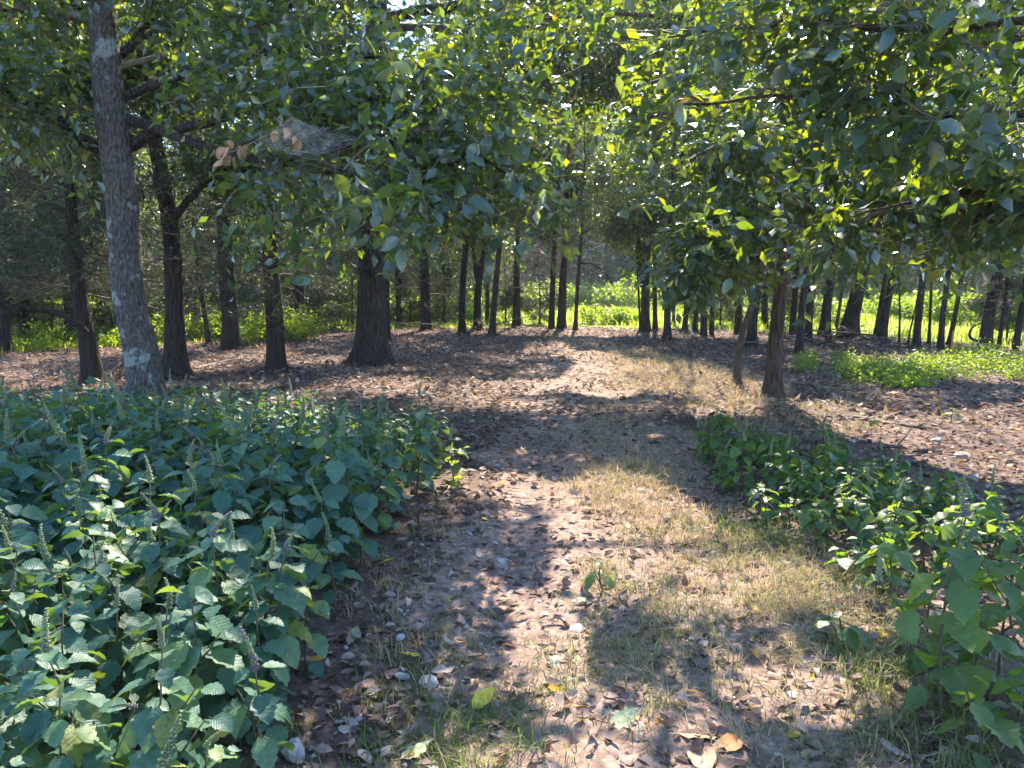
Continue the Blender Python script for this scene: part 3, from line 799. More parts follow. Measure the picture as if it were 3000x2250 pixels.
cedar([(979,950,28),(976,870,26),(972,760,24),(966,600,20)], 9.5, 'dim trunk among shrubs far back, left of the massive oak', R=2.1, nfol=9000, live=2.2)
cedar([(1131,998,26),(1130,880,24),(1128,740,22),(1124,560,18)], 9.5, 'trunk half hidden behind the right side of massive oak', R=2.0, nfol=9000, live=2.6)
cedar([(1170,958,19),(1167,860,17),(1164,720,15),(1160,560,12)], 10, 'thin trunk first in the gap right of massive oak', R=2.2, nfol=9000, live=3.0)
cedar([(1249,968,32),(1246,860,30),(1243,740,27),(1238,560,22)], 10.5, 'upright dark trunk midway between massive oak and the track, with twiggy branches', R=2.3, nfol=9000, live=3.0)
oak([(1355,976,21),(1353,860,19),(1362,745,17),(1372,600,14),(1385,400,11)], 13, 3.6, 4.4, 18000, 'slim straight trunk, leftmost of four close together left of the track')
oak([(1400,967,23),(1398,880,21),(1405,800,20),(1420,720,15),(1440,560,12)], 13, 3.6, 4.4, 18000, 'trunk that forks at mid height, second of four close together left of the track',
    limbs=[{'pts': [(1402,830,27.5,.10),(1392,780,27.5,.08),(1386,720,27.6,.06),(1380,640,27.8,.04)], 'from': .6, 'reach': .7}])
cedar([(1427,953,13),(1428,860,12),(1431,740,11)], 8.5, 'thin stem squeezed behind two forked trunks left of the track', leafsize=0.19, R=2.2, nfol=7000, live=2.4)
oak([(1441,984,19),(1446,910,18),(1452,836,17),(1461,745,15),(1472,600,12)], 12.5, 3.4, 3.4, 12000, 'trunk leaning slightly right, last of four close together left of the track')
cedar([(1506,958,13),(1509,860,12),(1513,740,11)], 9, 'left stem of a close pair of thin trunks at the field edge', leafsize=0.2, z0=1.6, R=2.2, nfol=8000, live=2.4)
cedar([(1521,959,12),(1518,850,11),(1516,700,10)], 9, 'right stem of a close pair of thin trunks at the field edge', leafsize=0.2, z0=1.6, R=2.2, nfol=8000, live=2.4)
cedar([(1615,963,18),(1620,813,15),(1624,700,12)], 8.5, 'cedar trunk left of the forked one where the track meets the field', leafsize=0.19, R=2.6, nfol=13000, live=2.0, z0=1.6)
cedar([(1644,963,26),(1648,880,24),(1650,800,20),(1660,700,15)], 9, 'forked dark trunk where the track meets the sunny field', leafsize=0.19, R=2.6, nfol=13000, live=2.0, z0=1.8)
oak([(1685,967,12),(1692,836,11),(1701,723,9)], 12.5, 2.9, 3.6, 17000, 'thin slanting stem just left of the opening onto the field', nlimb=20,
    limbs=[{'pts': [(1697,770,28,.05),(1735,770,27.6,.035),(1775,800,27.2,.025),(1800,840,27,.012)], 'from': .3, 'dens': 4, 'reach': .7, 'dz': -.1},
           {'pts': [(1702,690,28,.05),(1760,650,27.6,.04),(1830,640,27.2,.03),(1880,670,27,.012)], 'from': .2, 'dens': 5, 'reach': 1.2, 'dz': -.15}])
oak([(1890,977,28),(1891,880,25),(1893,780,24),(1897,640,20)], 14, 3.8, 4.4, 18000, 'dark double trunk just right of the opening onto the field',
    limbs=[{'pts': [(1884,840,27.0,.10),(1876,760,27.0,.09),(1870,680,27.0,.07),(1862,600,27.0,.05)], 'from': .7, 'reach': .7}])
oak([(1877,972,7),(1872,880,6),(1867,770,5)], 5.5, 2.6, 1.3, 2500, 'sapling stem touching the left side of the dark double trunk')
oak([(1920,972,14),(1918,850,13),(1917,740,11)], 9.5, 4.0, 2.2, 6000, 'straight stem directly right of the dark double trunk')
oak([(1955,994,21),(1956,836,19),(1963,700,17),(1968,560,13)], 12.5, 3.4, 4.4, 18000, 'nearer upright trunk two stems right of the dark double trunk')
cedar([(1972,954,10),(1976,860,9),(1980,760,8)], 8, 'thin stem peeping out behind the right side of a nearer upright trunk', R=1.7, nfol=5000, live=2.6)
oak([(2005,972,15),(2014,858,13),(2022,740,11)], 9.5, 4.0, 2.3, 6500, 'first of four evenly spaced stems left of the crooked sapling')
oak([(2034,972,14),(2045,858,13),(2052,740,11)], 9.5, 4.0, 2.3, 6500, 'second of four evenly spaced stems left of the crooked sapling')
cedar([(2062,986,19),(2062,850,17),(2064,720,14)], 9.5, 'third and stoutest of four evenly spaced stems left of the crooked sapling', R=2.1, nfol=9000, live=2.4)
cedar([(2085,986,13),(2087,850,12),(2088,720,10)], 9, 'last of four evenly spaced stems left of the crooked sapling', R=1.9, nfol=7000, live=2.4)
oak([(2163,981,21),(2165,836,19),(2168,720,17)], 10.5, 4.0, 2.6, 8000, 'dark upright trunk behind the crooked sapling')
oak([(2158,1127,19),(2160,1060,18),(2170,971,18),(2181,926,18),(2212,888,17),(2235,836,16),(2244,760,14),(2262,640,10)], 4.6, 3.2, 1.3, 3000,
    'crooked sapling with a sharp bend standing left of the straight brown tree', 'bark_warm', nlimb=6)
oak([(2199,1017,29),(2206,926,27),(2221,836,25),(2230,720,21)], 12, 3.4, 4.2, 17000, 'stout trunk seen between the crooked sapling and straight brown tree')
cedar([(2240,959,19),(2240,858,17),(2241,740,15)], 9.5, 'thin trunk close behind the left side of the straight brown tree', R=2.0, nfol=8000, live=2.4)
cedar([(2321,981,19),(2328,870,17),(2335,790,16),(2340,680,13)], 9.5, 'trunk first to the right of straight brown tree, farther back', R=2.0, nfol=8000, live=2.6)
oak([(2339,1040,22),(2346,940,20),(2357,836,19),(2375,745,17),(2392,600,13)], 11, 3.2, 3.8, 15000, 'nearer dark trunk leaning right, beside small green plants right of the straight brown tree')
cedar([(2366,999,23),(2374,880,21),(2382,760,18)], 10, 'brownish trunk close behind the nearer dark leaning one', R=2.1, nfol=9000, live=2.6)
oak([(2409,986,27),(2428,860,25),(2443,745,22),(2455,620,18)], 11, 4.0, 2.9, 9000, 'stout leaning trunk left of the brush pile')
oak([(2427,1017,18),(2425,920,17),(2434,836,15),(2446,720,12)], 8.5, 3.6, 2.2, 7000, 'slim trunk rising out of the brush pile')
oak([(2448,968,9),(2470,836,8),(2486,740,7)], 7.5, 3.4, 1.8, 4500, 'thin slanting stem left of the big slanted trunk')
oak([(2475,995,50),(2490,940,44),(2502,903,42),(2521,813,37),(2538,745,35),(2562,660,31),(2590,540,26)], 11, 4.0, 3.3, 11000, 'big slanted trunk behind the brush pile, the thickest on the right', sides=14)
oak([(2509,990,17),(2511,920,16),(2518,840,14),(2528,740,12)], 9, 3.8, 2.2, 6000, 'upright stem growing against the right side of the big slanted trunk')
oak([(2561,999,14),(2583,881,13),(2601,768,11)], 8.5, 3.4, 2.1, 6000, 'left stem of two slanting together before the yellow-green field')
oak([(2581,1004,23),(2601,881,21),(2619,790,19),(2640,680,15)], 10, 3.6, 2.6, 8000, 'right, thicker stem of two slanting together before the yellow-green field')
oak([(2634,1012,7),(2636,950,6),(2637,880,5),(2632,830,4)], 3.6, 2.2, 0.8, 900, 'small forked sapling standing free against the yellow-green field', nlimb=6)
oak([(2658,1016,6),(2664,960,5),(2678,935,4),(2682,900,4),(2690,860,3)], 3.4, 2.2, 0.7, 700, 'wriggling thin sapling against the yellow-green field', nlimb=5)
oak([(2683,1017,21),(2692,917,19),(2705,813,17),(2716,700,14)], 9.5, 3.4, 2.5, 8000, 'dark trunk right of two small saplings before the yellow-green field')
oak([(2721,1012,9),(2726,912,8),(2730,800,7)], 7, 3.0, 1.7, 4000, 'thin upright stem midway between a dark trunk and the orange stake')
oak([(2753,1026,17),(2764,903,16),(2778,813,14),(2790,700,11)], 9, 3.2, 2.3, 8000, 'trunk first left of the orange stake')
oak([(2772,1026,14),(2796,940,13),(2814,836,12),(2830,720,10)], 8.5, 3.2, 2.1, 7000, 'strongly slanting stem crossing behind the orange stake')
cedar([(2884,1035,46),(2889,980,36),(2895,926,32),(2922,813,29),(2945,700,25)], 9, 'stout leaning cedar with a low hooked branch at the right', R=2.3, nfol=14000, live=2.0, z0=1.4,
      limbs=[[(2885,990,18.0,.05),(2860,1002,17.9,.04),(2838,985,17.9,.03),(2845,960,17.9,.02),(2875,945,17.9,.012)]])
cedar([(2922,1035,12),(2945,881,11),(2960,740,10)], 8, 'thin stem right of the stout leaning cedar', R=1.6, nfol=6000, live=2.2)
cedar([(2970,1040,19),(2990,926,18),(3008,813,16)], 8.5, 'dark slanting trunk at the right picture edge', R=2.0, nfol=10000, live=1.8)

# --- trees beyond the field and at its sides
def far_crown(k, R, H, n, size):
    r = np.random.default_rng(40 + k); g = Geo()
    c = norm(r.normal(0, 1, (60, 3))) * (r.random((60, 1)) ** 0.45) * np.array([R, R, H / 2 * 0.85])
    idx = r.integers(0, 60, n)
    P = c[idx] + r.normal(0, 0.16 * R, (n, 3))
    P[:, 2] += H * 0.52
    leaves(g, P, norm(r.normal(0, 1, (n, 3))), norm(r.normal(0, 0.6, (n, 3)) + np.array([0, 0, 1])), size * r.uniform(0.7, 1.3, n), LEAF4, r.random(n))
    t = Geo(); pts = np.array([[0, 0, -0.3], [0.1, 0, H * 0.2], [0.0, 0.1, H * 0.5], [0.2, 0, H * 0.85]])
    tube(t, pts, np.array([0.28, 0.22, 0.15, 0.05]), 7)
    for a in range(6):
        d = norm([math.cos(a * 1.05), math.sin(a * 1.05), 0.6])
        s = np.array([0.05, 0.05, H * (0.3 + 0.07 * a)])
        tube(t, np.array([s, s + d * R * 0.5, s + d * R * 0.85]), np.array([0.09, 0.06, 0.02]), 5)
    return g.mesh('crown', M['oak_leaf']), t.mesh('trunk', M['bark_oak'], True)
FAR = [far_crown(0, 4.2, 11, 6500, 0.42), far_crown(1, 3.4, 12, 6500, 0.42), far_crown(2, 4.8, 10, 7000, 0.45)]
def far_tree(x, y, s, k, label, group, name='field_tree'):
    cr, tr = FAR[k % 3]
    o = empty(name, (x, y, float(rise(y)))); o.rotation_euler.z = rng.random() * 6.28; o.scale = (s, s, s * rng.uniform(0.9, 1.15))
    tag(o, label, 'tree', group)
    c = link('crown', cr, o); c['kind'] = 'stuff'
    link('trunk', tr, o)
k = 0
for (x, y, s) in [(2.5, 80, 1.5), (7.5, 84, 1.7), (12.5, 81, 1.6), (18, 85, 1.7), (5, 92, 2.0), (11, 94, 2.1)]:
    far_tree(x, y, s, k, 'tall tree closing the view beyond the end of the track', 'trees at the end of the track view'); k += 1
for row, (yb, n, x0, x1, s) in enumerate([(84, 15, -72, 72, 1.3), (100, 15, -90, 90, 1.7), (120, 16, -110, 110, 2.1)]):
    for i in range(n):
        x = x0 + (x1 - x0) * (i + 0.5) / n + rng.normal(0, 1.2); y = yb + rng.normal(0, 2.5)
        far_tree(x, y, s * rng.uniform(0.8, 1.2), k, 'leafy tree in the hazy wood beyond the sunny field', 'trees of the wood beyond the field'); k += 1
ZONES = [(330, 'behind the leaning dark cedar and the lichen-spotted oak'), (760, 'behind the swollen-footed trunk'), (1060, 'left of the massive oak'), (1340, 'between the massive oak and four close trunks'),
         (1600, 'behind four close trunks'), (1900, 'by the end of the track'), (2150, 'behind four evenly spaced stems'), (2400, 'behind the straight brown tree'), (2600, 'behind the big slanted trunk'), (2780, 'near two small saplings'), (9999, 'right of the orange stake')]
def zone(px):
    return next(t for lim, t in ZONES if px < lim)
spots = [(px, rng.uniform(36, 44), rng.uniform(.42, .6)) for px in range(-300, 1400, 78)] + [(px, rng.uniform(52, 64), rng.uniform(.5, .8)) for px in range(2060, 3300, 100)]
for i, (px, y, s) in enumerate(spots):
    p = D(px + rng.normal(0, 25), 900, y)
    far_tree(p[0], y, s, i, 'small green tree out in the field, ' + zone(px), 'trees standing in the field', 'edge_tree')

# ------------------------------------------------------------------ leafy plants beside the track
PLEAF = [big_leaf_mesh(20 + k, 'leaf', M['plant_leaf'], ser=0.15, wide=0.40 + 0.03 * (k % 3), heart=1.0, n=12, cup=0.10 + 0.14 * (k % 3), droop=0.18 + 0.1 * (k % 2)) for k in range(6)]
RLEAF = []
for me in PLEAF:
    m2 = me.copy(); m2.materials.clear(); m2.materials.append(M['plant_leaf_right']); RLEAF.append(m2)
def spike_mesh(k, purple):
    r = np.random.default_rng(300 + k); g = Geo(); n = 15
    bend = r.normal(0, 0.28, 2)
    def axis(t): return np.array([bend[0] * t * t, bend[1] * t * t, t])
    pts = np.array([axis(t) for t in np.linspace(0, 1, 6)])
    tube(g, pts, np.linspace(0.035, 0.012, 6), 5, rnd=0.3)
    ov = np.array([[1,0,0],[-0.4,0,0],[0,.6,0],[0,-.6,0],[0.2,0,.7],[0.1,0,-.6]])
    of = np.array([[0,2,4],[2,1,4],[1,3,4],[3,0,4],[2,0,5],[1,2,5],[3,1,5],[0,3,5]])
    for i in range(n):
        t = 0.06 + 0.92 * i / (n - 1)
        rad = 0.105 * (1 - 0.72 * t)
        for a in range(4):
            an = a * 1.571 + (i % 2) * 0.785 + r.normal(0, 0.12)
            d = np.array([math.cos(an), math.sin(an), 0.25]); d = d / np.linalg.norm(d)
            y = np.array([-math.sin(an), math.cos(an), 0]); z = np.cross(d, y)
            s = 0.085 * (1 - 0.6 * t) * r.uniform(0.8, 1.25)
            V = axis(t) + d * rad * 0.55 + s * (ov[:, :1] * d + ov[:, 1:2] * y + ov[:, 2:] * z)
            rv = r.uniform(0.0, 0.8) if not (purple and r.random() < 0.35 + 0.5 * (t > 0.75)) else r.uniform(0.93, 1.0)
            g.add(V, of, None, np.full(6, rv))
    return g.mesh('flower_spike', M['spike'])
SPIKES = [spike_mesh(k, k == 5) for k in range(6)]

def plant_recipe(k, H, npairs, lsize, nspike, pool, spread=1.0):
    """one plant as a list of (part name, mesh, placement)"""
    r = np.random.default_rng(500 + k); parts = []
    g = Geo(); lean = r.normal(0, 0.10, 2)
    def axis(t): return np.array([lean[0] * t * t * H + 0.015 * math.sin(5 * t + k), lean[1] * t * t * H, t * H])
    tube(g, np.array([axis(t) for t in np.linspace(0, 1, 7)]), np.linspace(0.0075, 0.003, 7), 5)
    tips = [(axis(1.0), 1.0)]
    az = r.random() * 6.28
    nodes = []
    for i in range(npairs):
        t = 0.14 + 0.86 * i / (npairs - 1)
        az += 1.571 + r.normal(0, 0.15)
        nodes.append((axis(t), az, t))
    nb = 2 if npairs >= 6 else 1
    for b in range(nb):          # side shoots
        t = 0.4 + 0.2 * b; p = axis(t); a = r.random() * 6.28
        d = np.array([math.cos(a) * 0.6, math.sin(a) * 0.6, 0.75]); L = H * (0.42 - 0.1 * b)
        e = p + d * L
        tube(g, np.array([p, (p + e) / 2 + [0, 0, -0.01], e]), np.array([0.005, 0.004, 0.0025]), 4)
        nodes.append((p + d * L * 0.55, a + 1.57, 0.7)); nodes.append((e, a, 0.95)); tips.append((e, 0.8))
    parts.append(('stem', g.mesh('stem', M['stem'], True), Matrix.Identity(4)))
    for (p, a, t) in nodes:
        for sgn in (0, math.pi):
            if r.random() < 0.06: continue
            aa = a + sgn + r.normal(0, 0.2)
            tilt = -0.15 - 0.55 * r.random() + (0.35 if t > 0.9 else 0)
            d = np.array([math.cos(aa), math.sin(aa), tilt])
            nrm = np.array([math.cos(aa) * 0.35, math.sin(aa) * 0.35, 1.0]) + r.normal(0, 0.22, 3)
            s = lsize * (0.55 + 0.6 * math.sin(math.pi * min(t, 0.97)) ** 0.7) * r.uniform(0.8, 1.2) if t < 0.93 else lsize * r.uniform(0.5, 0.75)
            pet = s * 0.38 * spread
            q = p + np.array([math.cos(aa), math.sin(aa), 0.25]) * pet
            parts.append(('leaf', pool[r.integers(0, len(pool))], Matrix.Translation(Vector(q)) @ frame(d, nrm) @ Matrix.Scale(float(s), 4)))
    for i, (p, f) in enumerate(tips[:nspike]):
        L = r.uniform(0.10, 0.19) * f
        tl = Matrix.Rotation(r.normal(0, 0.38), 4, 'X') @ Matrix.Rotation(r.normal(0, 0.38), 4, 'Y')
        parts.append(('flower_spike', SPIKES[r.integers(0, 6)], Matrix.Translation(Vector(p)) @ tl @ Matrix.Scale(float(L), 4)))
    return parts
def place_plant(recipe, x, y, s, label, group, tiltx=0.0, name='leafy_plant'):
    o = empty(name, (x, y, float(terr(x, y)) - 0.01))
    o.rotation_euler = (rng.normal(0, 0.06) + tiltx, rng.normal(0, 0.06), rng.random() * 6.28); o.scale = (s, s, s * rng.uniform(0.92, 1.1))
    tag(o, label, 'plant', group)
    for nm, me, mt in recipe:
        c = link(nm, me, o); c.matrix_basis = mt
    return o
TALL = [plant_recipe(k, 0.72, 11, 0.116, [2, 0, 1, 1, 0, 2, 1][k], PLEAF, 1.25) for k in range(7)]
SHORT = [plant_recipe(20 + k, 0.46, 6, 0.112, 1, PLEAF, 1.2) for k in range(4)]
RTALL = [plant_recipe(40 + k, 0.42, 6, 0.105, 1 if k % 2 else 0, RLEAF, 1.3) for k in range(5)]
RSHORT = [plant_recipe(60 + k, 0.27, 4, 0.095, 0, RLEAF, 1.5) for k in range(4)]
RBIG = [plant_recipe(80 + k, 0.70, 7, 0.115, 2, RLEAF, 1.15) for k in range(2)]
SEED = [plant_recipe(90 + k, 0.20, 3, 0.085, 0, RLEAF) for k in range(2)]

bed_left = [(-700,3300),(640,3300),(770,2230),(860,2060),(985,1820),(1090,1620),(1220,1470),(1320,1385),(1325,1330),(1200,1290),(1010,1265),(700,1235),(520,1228),(-700,1215)]
bed_right = [(2045,1325),(2180,1310),(2400,1345),(2650,1420),(2850,1500),(3300,1640),(3300,1800),(2900,1730),(2700,1700),(2560,1690),(2420,1610),(2250,1530),(2120,1440)]
def scatter_poly(poly, spacing, lim, jitter=0.3):
    """points on the floor inside an outline, about one every `spacing` metres"""
    W = np.array([G(x, y)[:2] for x, y in poly])
    lo = W.min(0); hi = W.max(0); out = []
    ny = int((hi[1] - lo[1]) / spacing) + 1; nx = int((hi[0] - lo[0]) / spacing) + 1
    for i in range(ny):
        for j in range(nx):
            x = lo[0] + (j + 0.5 * (i % 2) + rng.normal(0, jitter)) * spacing
            y = lo[1] + (i + rng.normal(0, jitter)) * spacing
            if lim(x, y) and in_poly(np.array([x]), np.array([y]), W.tolist())[0]:
                out.append((x, y))
    return out
oak_foot = G(436, 1222)
HEART = (np.array([[0,0,0],[-0.08,0.16,0.02],[-0.08,-0.16,0.02],[0.3,0.38,0.03],[0.4,0,-0.04],[0.3,-0.38,0.03],[0.68,0.25,-0.06],[0.68,-0.25,-0.06],[1,0,-0.2]]),
         np.array([[0,4,1],[1,4,3],[0,2,4],[2,5,4],[3,4,6],[4,5,7],[4,8,6],[4,7,8]]))
def merge_plants(items, name, label):
    """plants past the three hundred that show largest: one mass"""
    cache = {}; V = []; T = []; R = []; MI = []; n = 0; slots = {'leaf': 0, 'stem': 1, 'flower_spike': 2}
    for recipe, mw in items:
        for nm, me, mt in recipe:
            if me.name not in cache:
                me.calc_loop_triangles()
                v = np.zeros(len(me.vertices) * 3, np.float32); me.vertices.foreach_get('co', v)
                t = np.zeros(len(me.loop_triangles) * 3, np.int32); me.loop_triangles.foreach_get('vertices', t)
                cache[me.name] = (v.reshape(-1, 3), t.reshape(-1, 3)) if nm != 'leaf' else (HEART[0] * np.array([1, rng.uniform(.9, 1.1), 1]), HEART[1])
            if nm == 'flower_spike' and rng.random() < 0.5: continue
            v, t = cache[me.name]; m4 = np.array(mw @ mt)
            V.append(v @ m4[:3, :3].T + m4[:3, 3]); T.append(t + n); n += len(v)
            R.append(np.full(len(v), rng.random())); MI.append(np.full(len(t), slots[nm], np.int32))
    me = mesh_from(name, np.concatenate(V), [np.concatenate(T)], M['plant_leaf_mass'], np.concatenate(R), True)
    me.materials.append(M['stem']); me.materials.append(M['spike'])
    me.polygons.foreach_set('material_index', np.concatenate(MI))
    return tag(link(name, me), label, 'plants', kind='stuff')
cand = []
bed_spots = scatter_poly(bed_left, 0.262, lambda x, y: abs(x) < 0.70 * y + 0.45 and y > 3.4) + scatter_poly(bed_left, 0.205, lambda x, y: abs(x) < 0.70 * y + 0.35 and 1.7 < y < 3.4)
for (x, y) in bed_spots:
    if np.hypot(x - oak_foot[0], y - oak_foot[1]) < 0.34: continue
    edge = x > np.interp(y, [2.2, 3.5, 4.5, 6, 7.5], [-0.95, -1.0, -0.98, -0.85, -0.75])
    rec = SHORT[rng.integers(0, 4)] if (edge and rng.random() < 0.6) else TALL[rng.integers(0, 7)]
    s = rng.uniform(0.85, 1.15) * np.interp(y, [1.7, 3.0, 4.2, 6, 8], [0.75, 0.85, 0.98, 0.85, 0.56]) * (1 + 0.12 * np.clip((-x - 1.3) / 2, 0, 1))
    if y < 3.2:
        lab, grp = 'leafy plant with pale flower spikes in the bottom-left corner', 'leafy plants at the bottom left'
    elif edge:
        lab, grp = 'leafy green plant on the edge of the left bed beside the track', 'leafy plants on the left edge of the track'
    elif x < -2.2:
        lab, grp = 'tall broad-leaved plant in the far left of the shaded bed', 'leafy plants at the left of the bed'
    else:
        lab, grp = 'broad-leaved green plant in the middle of the shaded left bed', 'leafy plants in the left bed'
    cand.append((y, x, rec, s, lab, grp))
cand.sort(key=lambda c: c[0])
rest = []
for i, (y, x, rec, s, lab, grp) in enumerate(cand):
    if i < 208: place_plant(rec, x, y, float(s), lab, grp)
    else:
        mw = Matrix.Translation((x, y, float(terr(x, y)) - 0.01)) @ Matrix.Rotation(rng.random() * 6.28, 4, 'Z') @ Matrix.Rotation(rng.normal(0, .06), 4, 'X') @ Matrix.Scale(float(s), 4)
        rest.append((rec, mw))
merge_plants(rest, 'leafy_bed', 'mass of dark leafy plants at the back of the left bed around the oak')
n_right = 0
for (x, y) in scatter_poly(bed_right, 0.235, lambda x, y: abs(x) < 0.68 * y + 0.3 and y > 1.5):
    q = to_px(np.array([[x, y, 0.0]]))[0]
    rec = (RTALL[rng.integers(0, 5)] if rng.random() < 0.6 else RSHORT[rng.integers(0, 4)])
    if q[0] < 2450: lab, grp = 'small leafy plant at the path end of the right-hand bed', 'low leafy plants right of the track'
    else: lab, grp = 'leafy plant deep in the shaded right-hand bed', 'leafy plants in the right bed'
    place_plant(rec, x, y, rng.uniform(0.6, 0.88), lab, grp, rng.normal(0, 0.12)); n_right += 1
for (px, py, rec, s, lab) in [
    (2760,2120,RBIG[0],1.05,'tallest leafy plant at the lower right, its leaves partly sunlit'),
    (2920,2010,RBIG[1],0.95,'leafy plant at the right picture edge beside the tallest lower-right one'),
    (2860,2230,RSHORT[0],1.0,'low round-leaved plant at the foot of the tallest lower-right one'),
    (2990,2180,RTALL[1],0.8,'leafy plant in the bottom-right corner'),
    (2700,1960,RTALL[4],0.95,'leafy plant on the grassy side of the tallest lower-right one'),
    (2960,1850,RTALL[0],1.0,'sunlit leafy plant at the right picture edge above the others'),
    (2840,2080,RTALL[2],1.0,'dark leafy plant between the tallest lower-right one and the edge'),
    (2790,1690,RTALL[1],0.85,'leafy plant behind the sunlit ones at the lower right'),
    (2620,1745,RTALL[2],0.9,'sunlit leafy plant at the front tip of the right-hand bed'),
    (2500,1690,RSHORT[1],1.0,'small sunlit plant leaning out of the right-hand bed over grass'),
    (2820,1800,RTALL[3],0.95,'leafy plant with sunlit upper leaves above the tallest lower-right one'),
    (1765,1735,SEED[0],0.95,'lone drooping seedling in the middle of the track'),
    (2470,1890,SEED[1],1.1,'lone broad-leaved seedling in grass right of the track'),
    (1850,1395,SEED[1],0.6,'tiny bright seedling on the shaded track beyond the dry grass'),
    (2560,1255,SEED[0],0.7,'tiny sunlit seedling in leaf litter behind the right-hand bed'),
    (2790,1230,SEED[1],0.9,'dark seedling in sunlit litter at the right'),
    (2110,1240,SEED[0],0.7,'small seedling at the back corner of the right-hand bed'),
    (560,1190,RTALL[0],0.75,'sunlit sprig rising behind the bed just right of the lichen-spotted oak'),
    (1330,1420,RTALL[1],0.95,'slender sunlit plant at the far corner of the left bed'),
]:
    g = G(px, py); place_plant(rec, g[0], g[1], s, lab, None, name='seedling' if rec in SEED else 'leafy_plant')

# low bushes and weeds farther back
def bush(px, py, R, H, n, size, label, group, mat='weed_leaf', name='low_shrub', Y=None):
    g0 = G(px, py) if Y is None else np.array([*D(px, 900, Y)[:2], 0])
    o = empty(name, (g0[0], g0[1], float(terr(g0[0], g0[1])))); tag(o, label, 'shrub', group)
    ns = max(8, n // 30); az = rng.random(ns) * 6.28; rr = R * np.sqrt(rng.random(ns))
    A = np.stack([np.cos(az) * rr * 0.4, np.sin(az) * rr * 0.4, np.zeros(ns)], 1)
    B = np.stack([np.cos(az) * rr, np.sin(az) * rr, H * rng.uniform(0.45, 1.0, ns) * (1 - 0.35 * (rr / R) ** 2)], 1)
    w = Geo(); twigs(w, A, B, 0.006, 0.003)
    s = w.obj('stems', M['stem'], o); s['kind'] = 'stuff'
    P, Dd, N, Sz = twig_leaves(A, B, n // ns, 0.07, size, 0.15)
    P[:, 2] = np.maximum(P[:, 2], 0.03)
    f = Geo(); leaves(f, P, Dd, N, Sz, LEAF4); fo = f.obj('foliage', M[mat], o); fo['kind'] = 'stuff'
for i in range(26):
    px = rng.uniform(2480, 3060); py = rng.uniform(1062, 1140) - 20 * (px > 2800)
    bush(px, py, rng.uniform(0.35, 0.7), rng.uniform(0.18, 0.36), 420, 0.065, 'low bright green undergrowth clump on the sunlit right of the wood', 'green undergrowth at the right')
for i in range(9):
    px = rng.uniform(2330, 2560); py = rng.uniform(1045, 1110)
    bush(px, py, rng.uniform(0.2, 0.4), rng.uniform(0.12, 0.22), 160, 0.055, 'small green plant clump below the nearer dark leaning trunk', 'small clumps behind the straight brown tree')
for i in range(14):
    px = rng.uniform(520, 800) if i < 10 else rng.uniform(800, 1000); py = rng.uniform(975, 1010)
    bush(px, py, rng.uniform(0.6, 1.1), rng.uniform(0.7, 1.3) * (1 if i < 14 else 0.6), 900, 0.11, 'tall bright weeds in the sun ' + zone(px), 'bright weeds at the left wood edge', name='weed_clump')
for i in range(9):
    px = rng.uniform(-40, 380); py = rng.uniform(985, 1030)
    bush(px, py, rng.uniform(0.6, 1.0), rng.uniform(0.35, 0.8), 700, 0.10, 'yellow-green weeds in sun beneath the leaning dark cedar', 'bright weeds at the far left', name='weed_clump')
for px, Y in [(1570, 56), (1640, 60), (1720, 64), (1800, 62), (1870, 57), (1500, 58), (1450, 52)]:
    bush(px, 900, rng.uniform(1.6, 2.4), rng.uniform(1.6, 2.8), 1800, 0.26, 'glowing green bush on the far side of the field, ' + zone(px), 'bushes across the field', name='field_bush', Y=Y)
bush(1755, 950, 1.2, 1.0, 1200, 0.16, 'larger tuft of tall weeds in the field at the end of the track', None, name='weed_clump')
bush(1830, 952, 0.7, 0.75, 700, 0.15, 'smaller tuft of tall weeds in the field at the end of the track', None, name='weed_clump')
for i, (px, Y) in enumerate([(2100, 36), (2420, 33), (2620, 40), (2700, 38), (2790, 33), (2880, 36), (2960, 30), (3040, 28), (1180, 34), (1320, 36), (1020, 33), (700, 31), (420, 32), (200, 30), (60, 28)]):
    bush(px, 900, rng.uniform(1.3, 2.0), rng.uniform(1.0, 2.2), 2600, 0.2, 'sunlit bush at the field edge ' + zone(px), 'bushes along the field edge', name='field_bush', Y=Y)

# ------------------------------------------------------------------ grass
def blades(geo, x, y, h, w, rnd, lean=0.85):
    n = len(x)
    if n == 0: return
    z = terr(x, y); a = rng.random(n) * 6.28
    dx = np.cos(a); dy = np.sin(a)
    bx = -np.sin(a) * w / 2; by = np.cos(a) * w / 2
    l = lean * rng.uniform(0.3, 1.6, n)
    P = np.stack([x, y, z], 1)
    def pt(t, s, k):
        return P + np.stack([dx * h * l * t * t + bx * s, dy * h * l * t * t + by * s, h * (t - 0.35 * l * t * t)], 1)
    V = np.stack([pt(0, 1, 0), pt(0, -1, 0), pt(0.55, 0.8, 0), pt(0.55, -0.8, 0), pt(1.0, 0, 0)], 1).reshape(-1, 3)
    T = (np.arange(n)[:, None, None] * 5 + np.array([[0,1,3],[0,3,2],[2,3,4]])[None]).reshape(-1, 3)
    geo.add(V, T, None, np.repeat(rnd, 5))
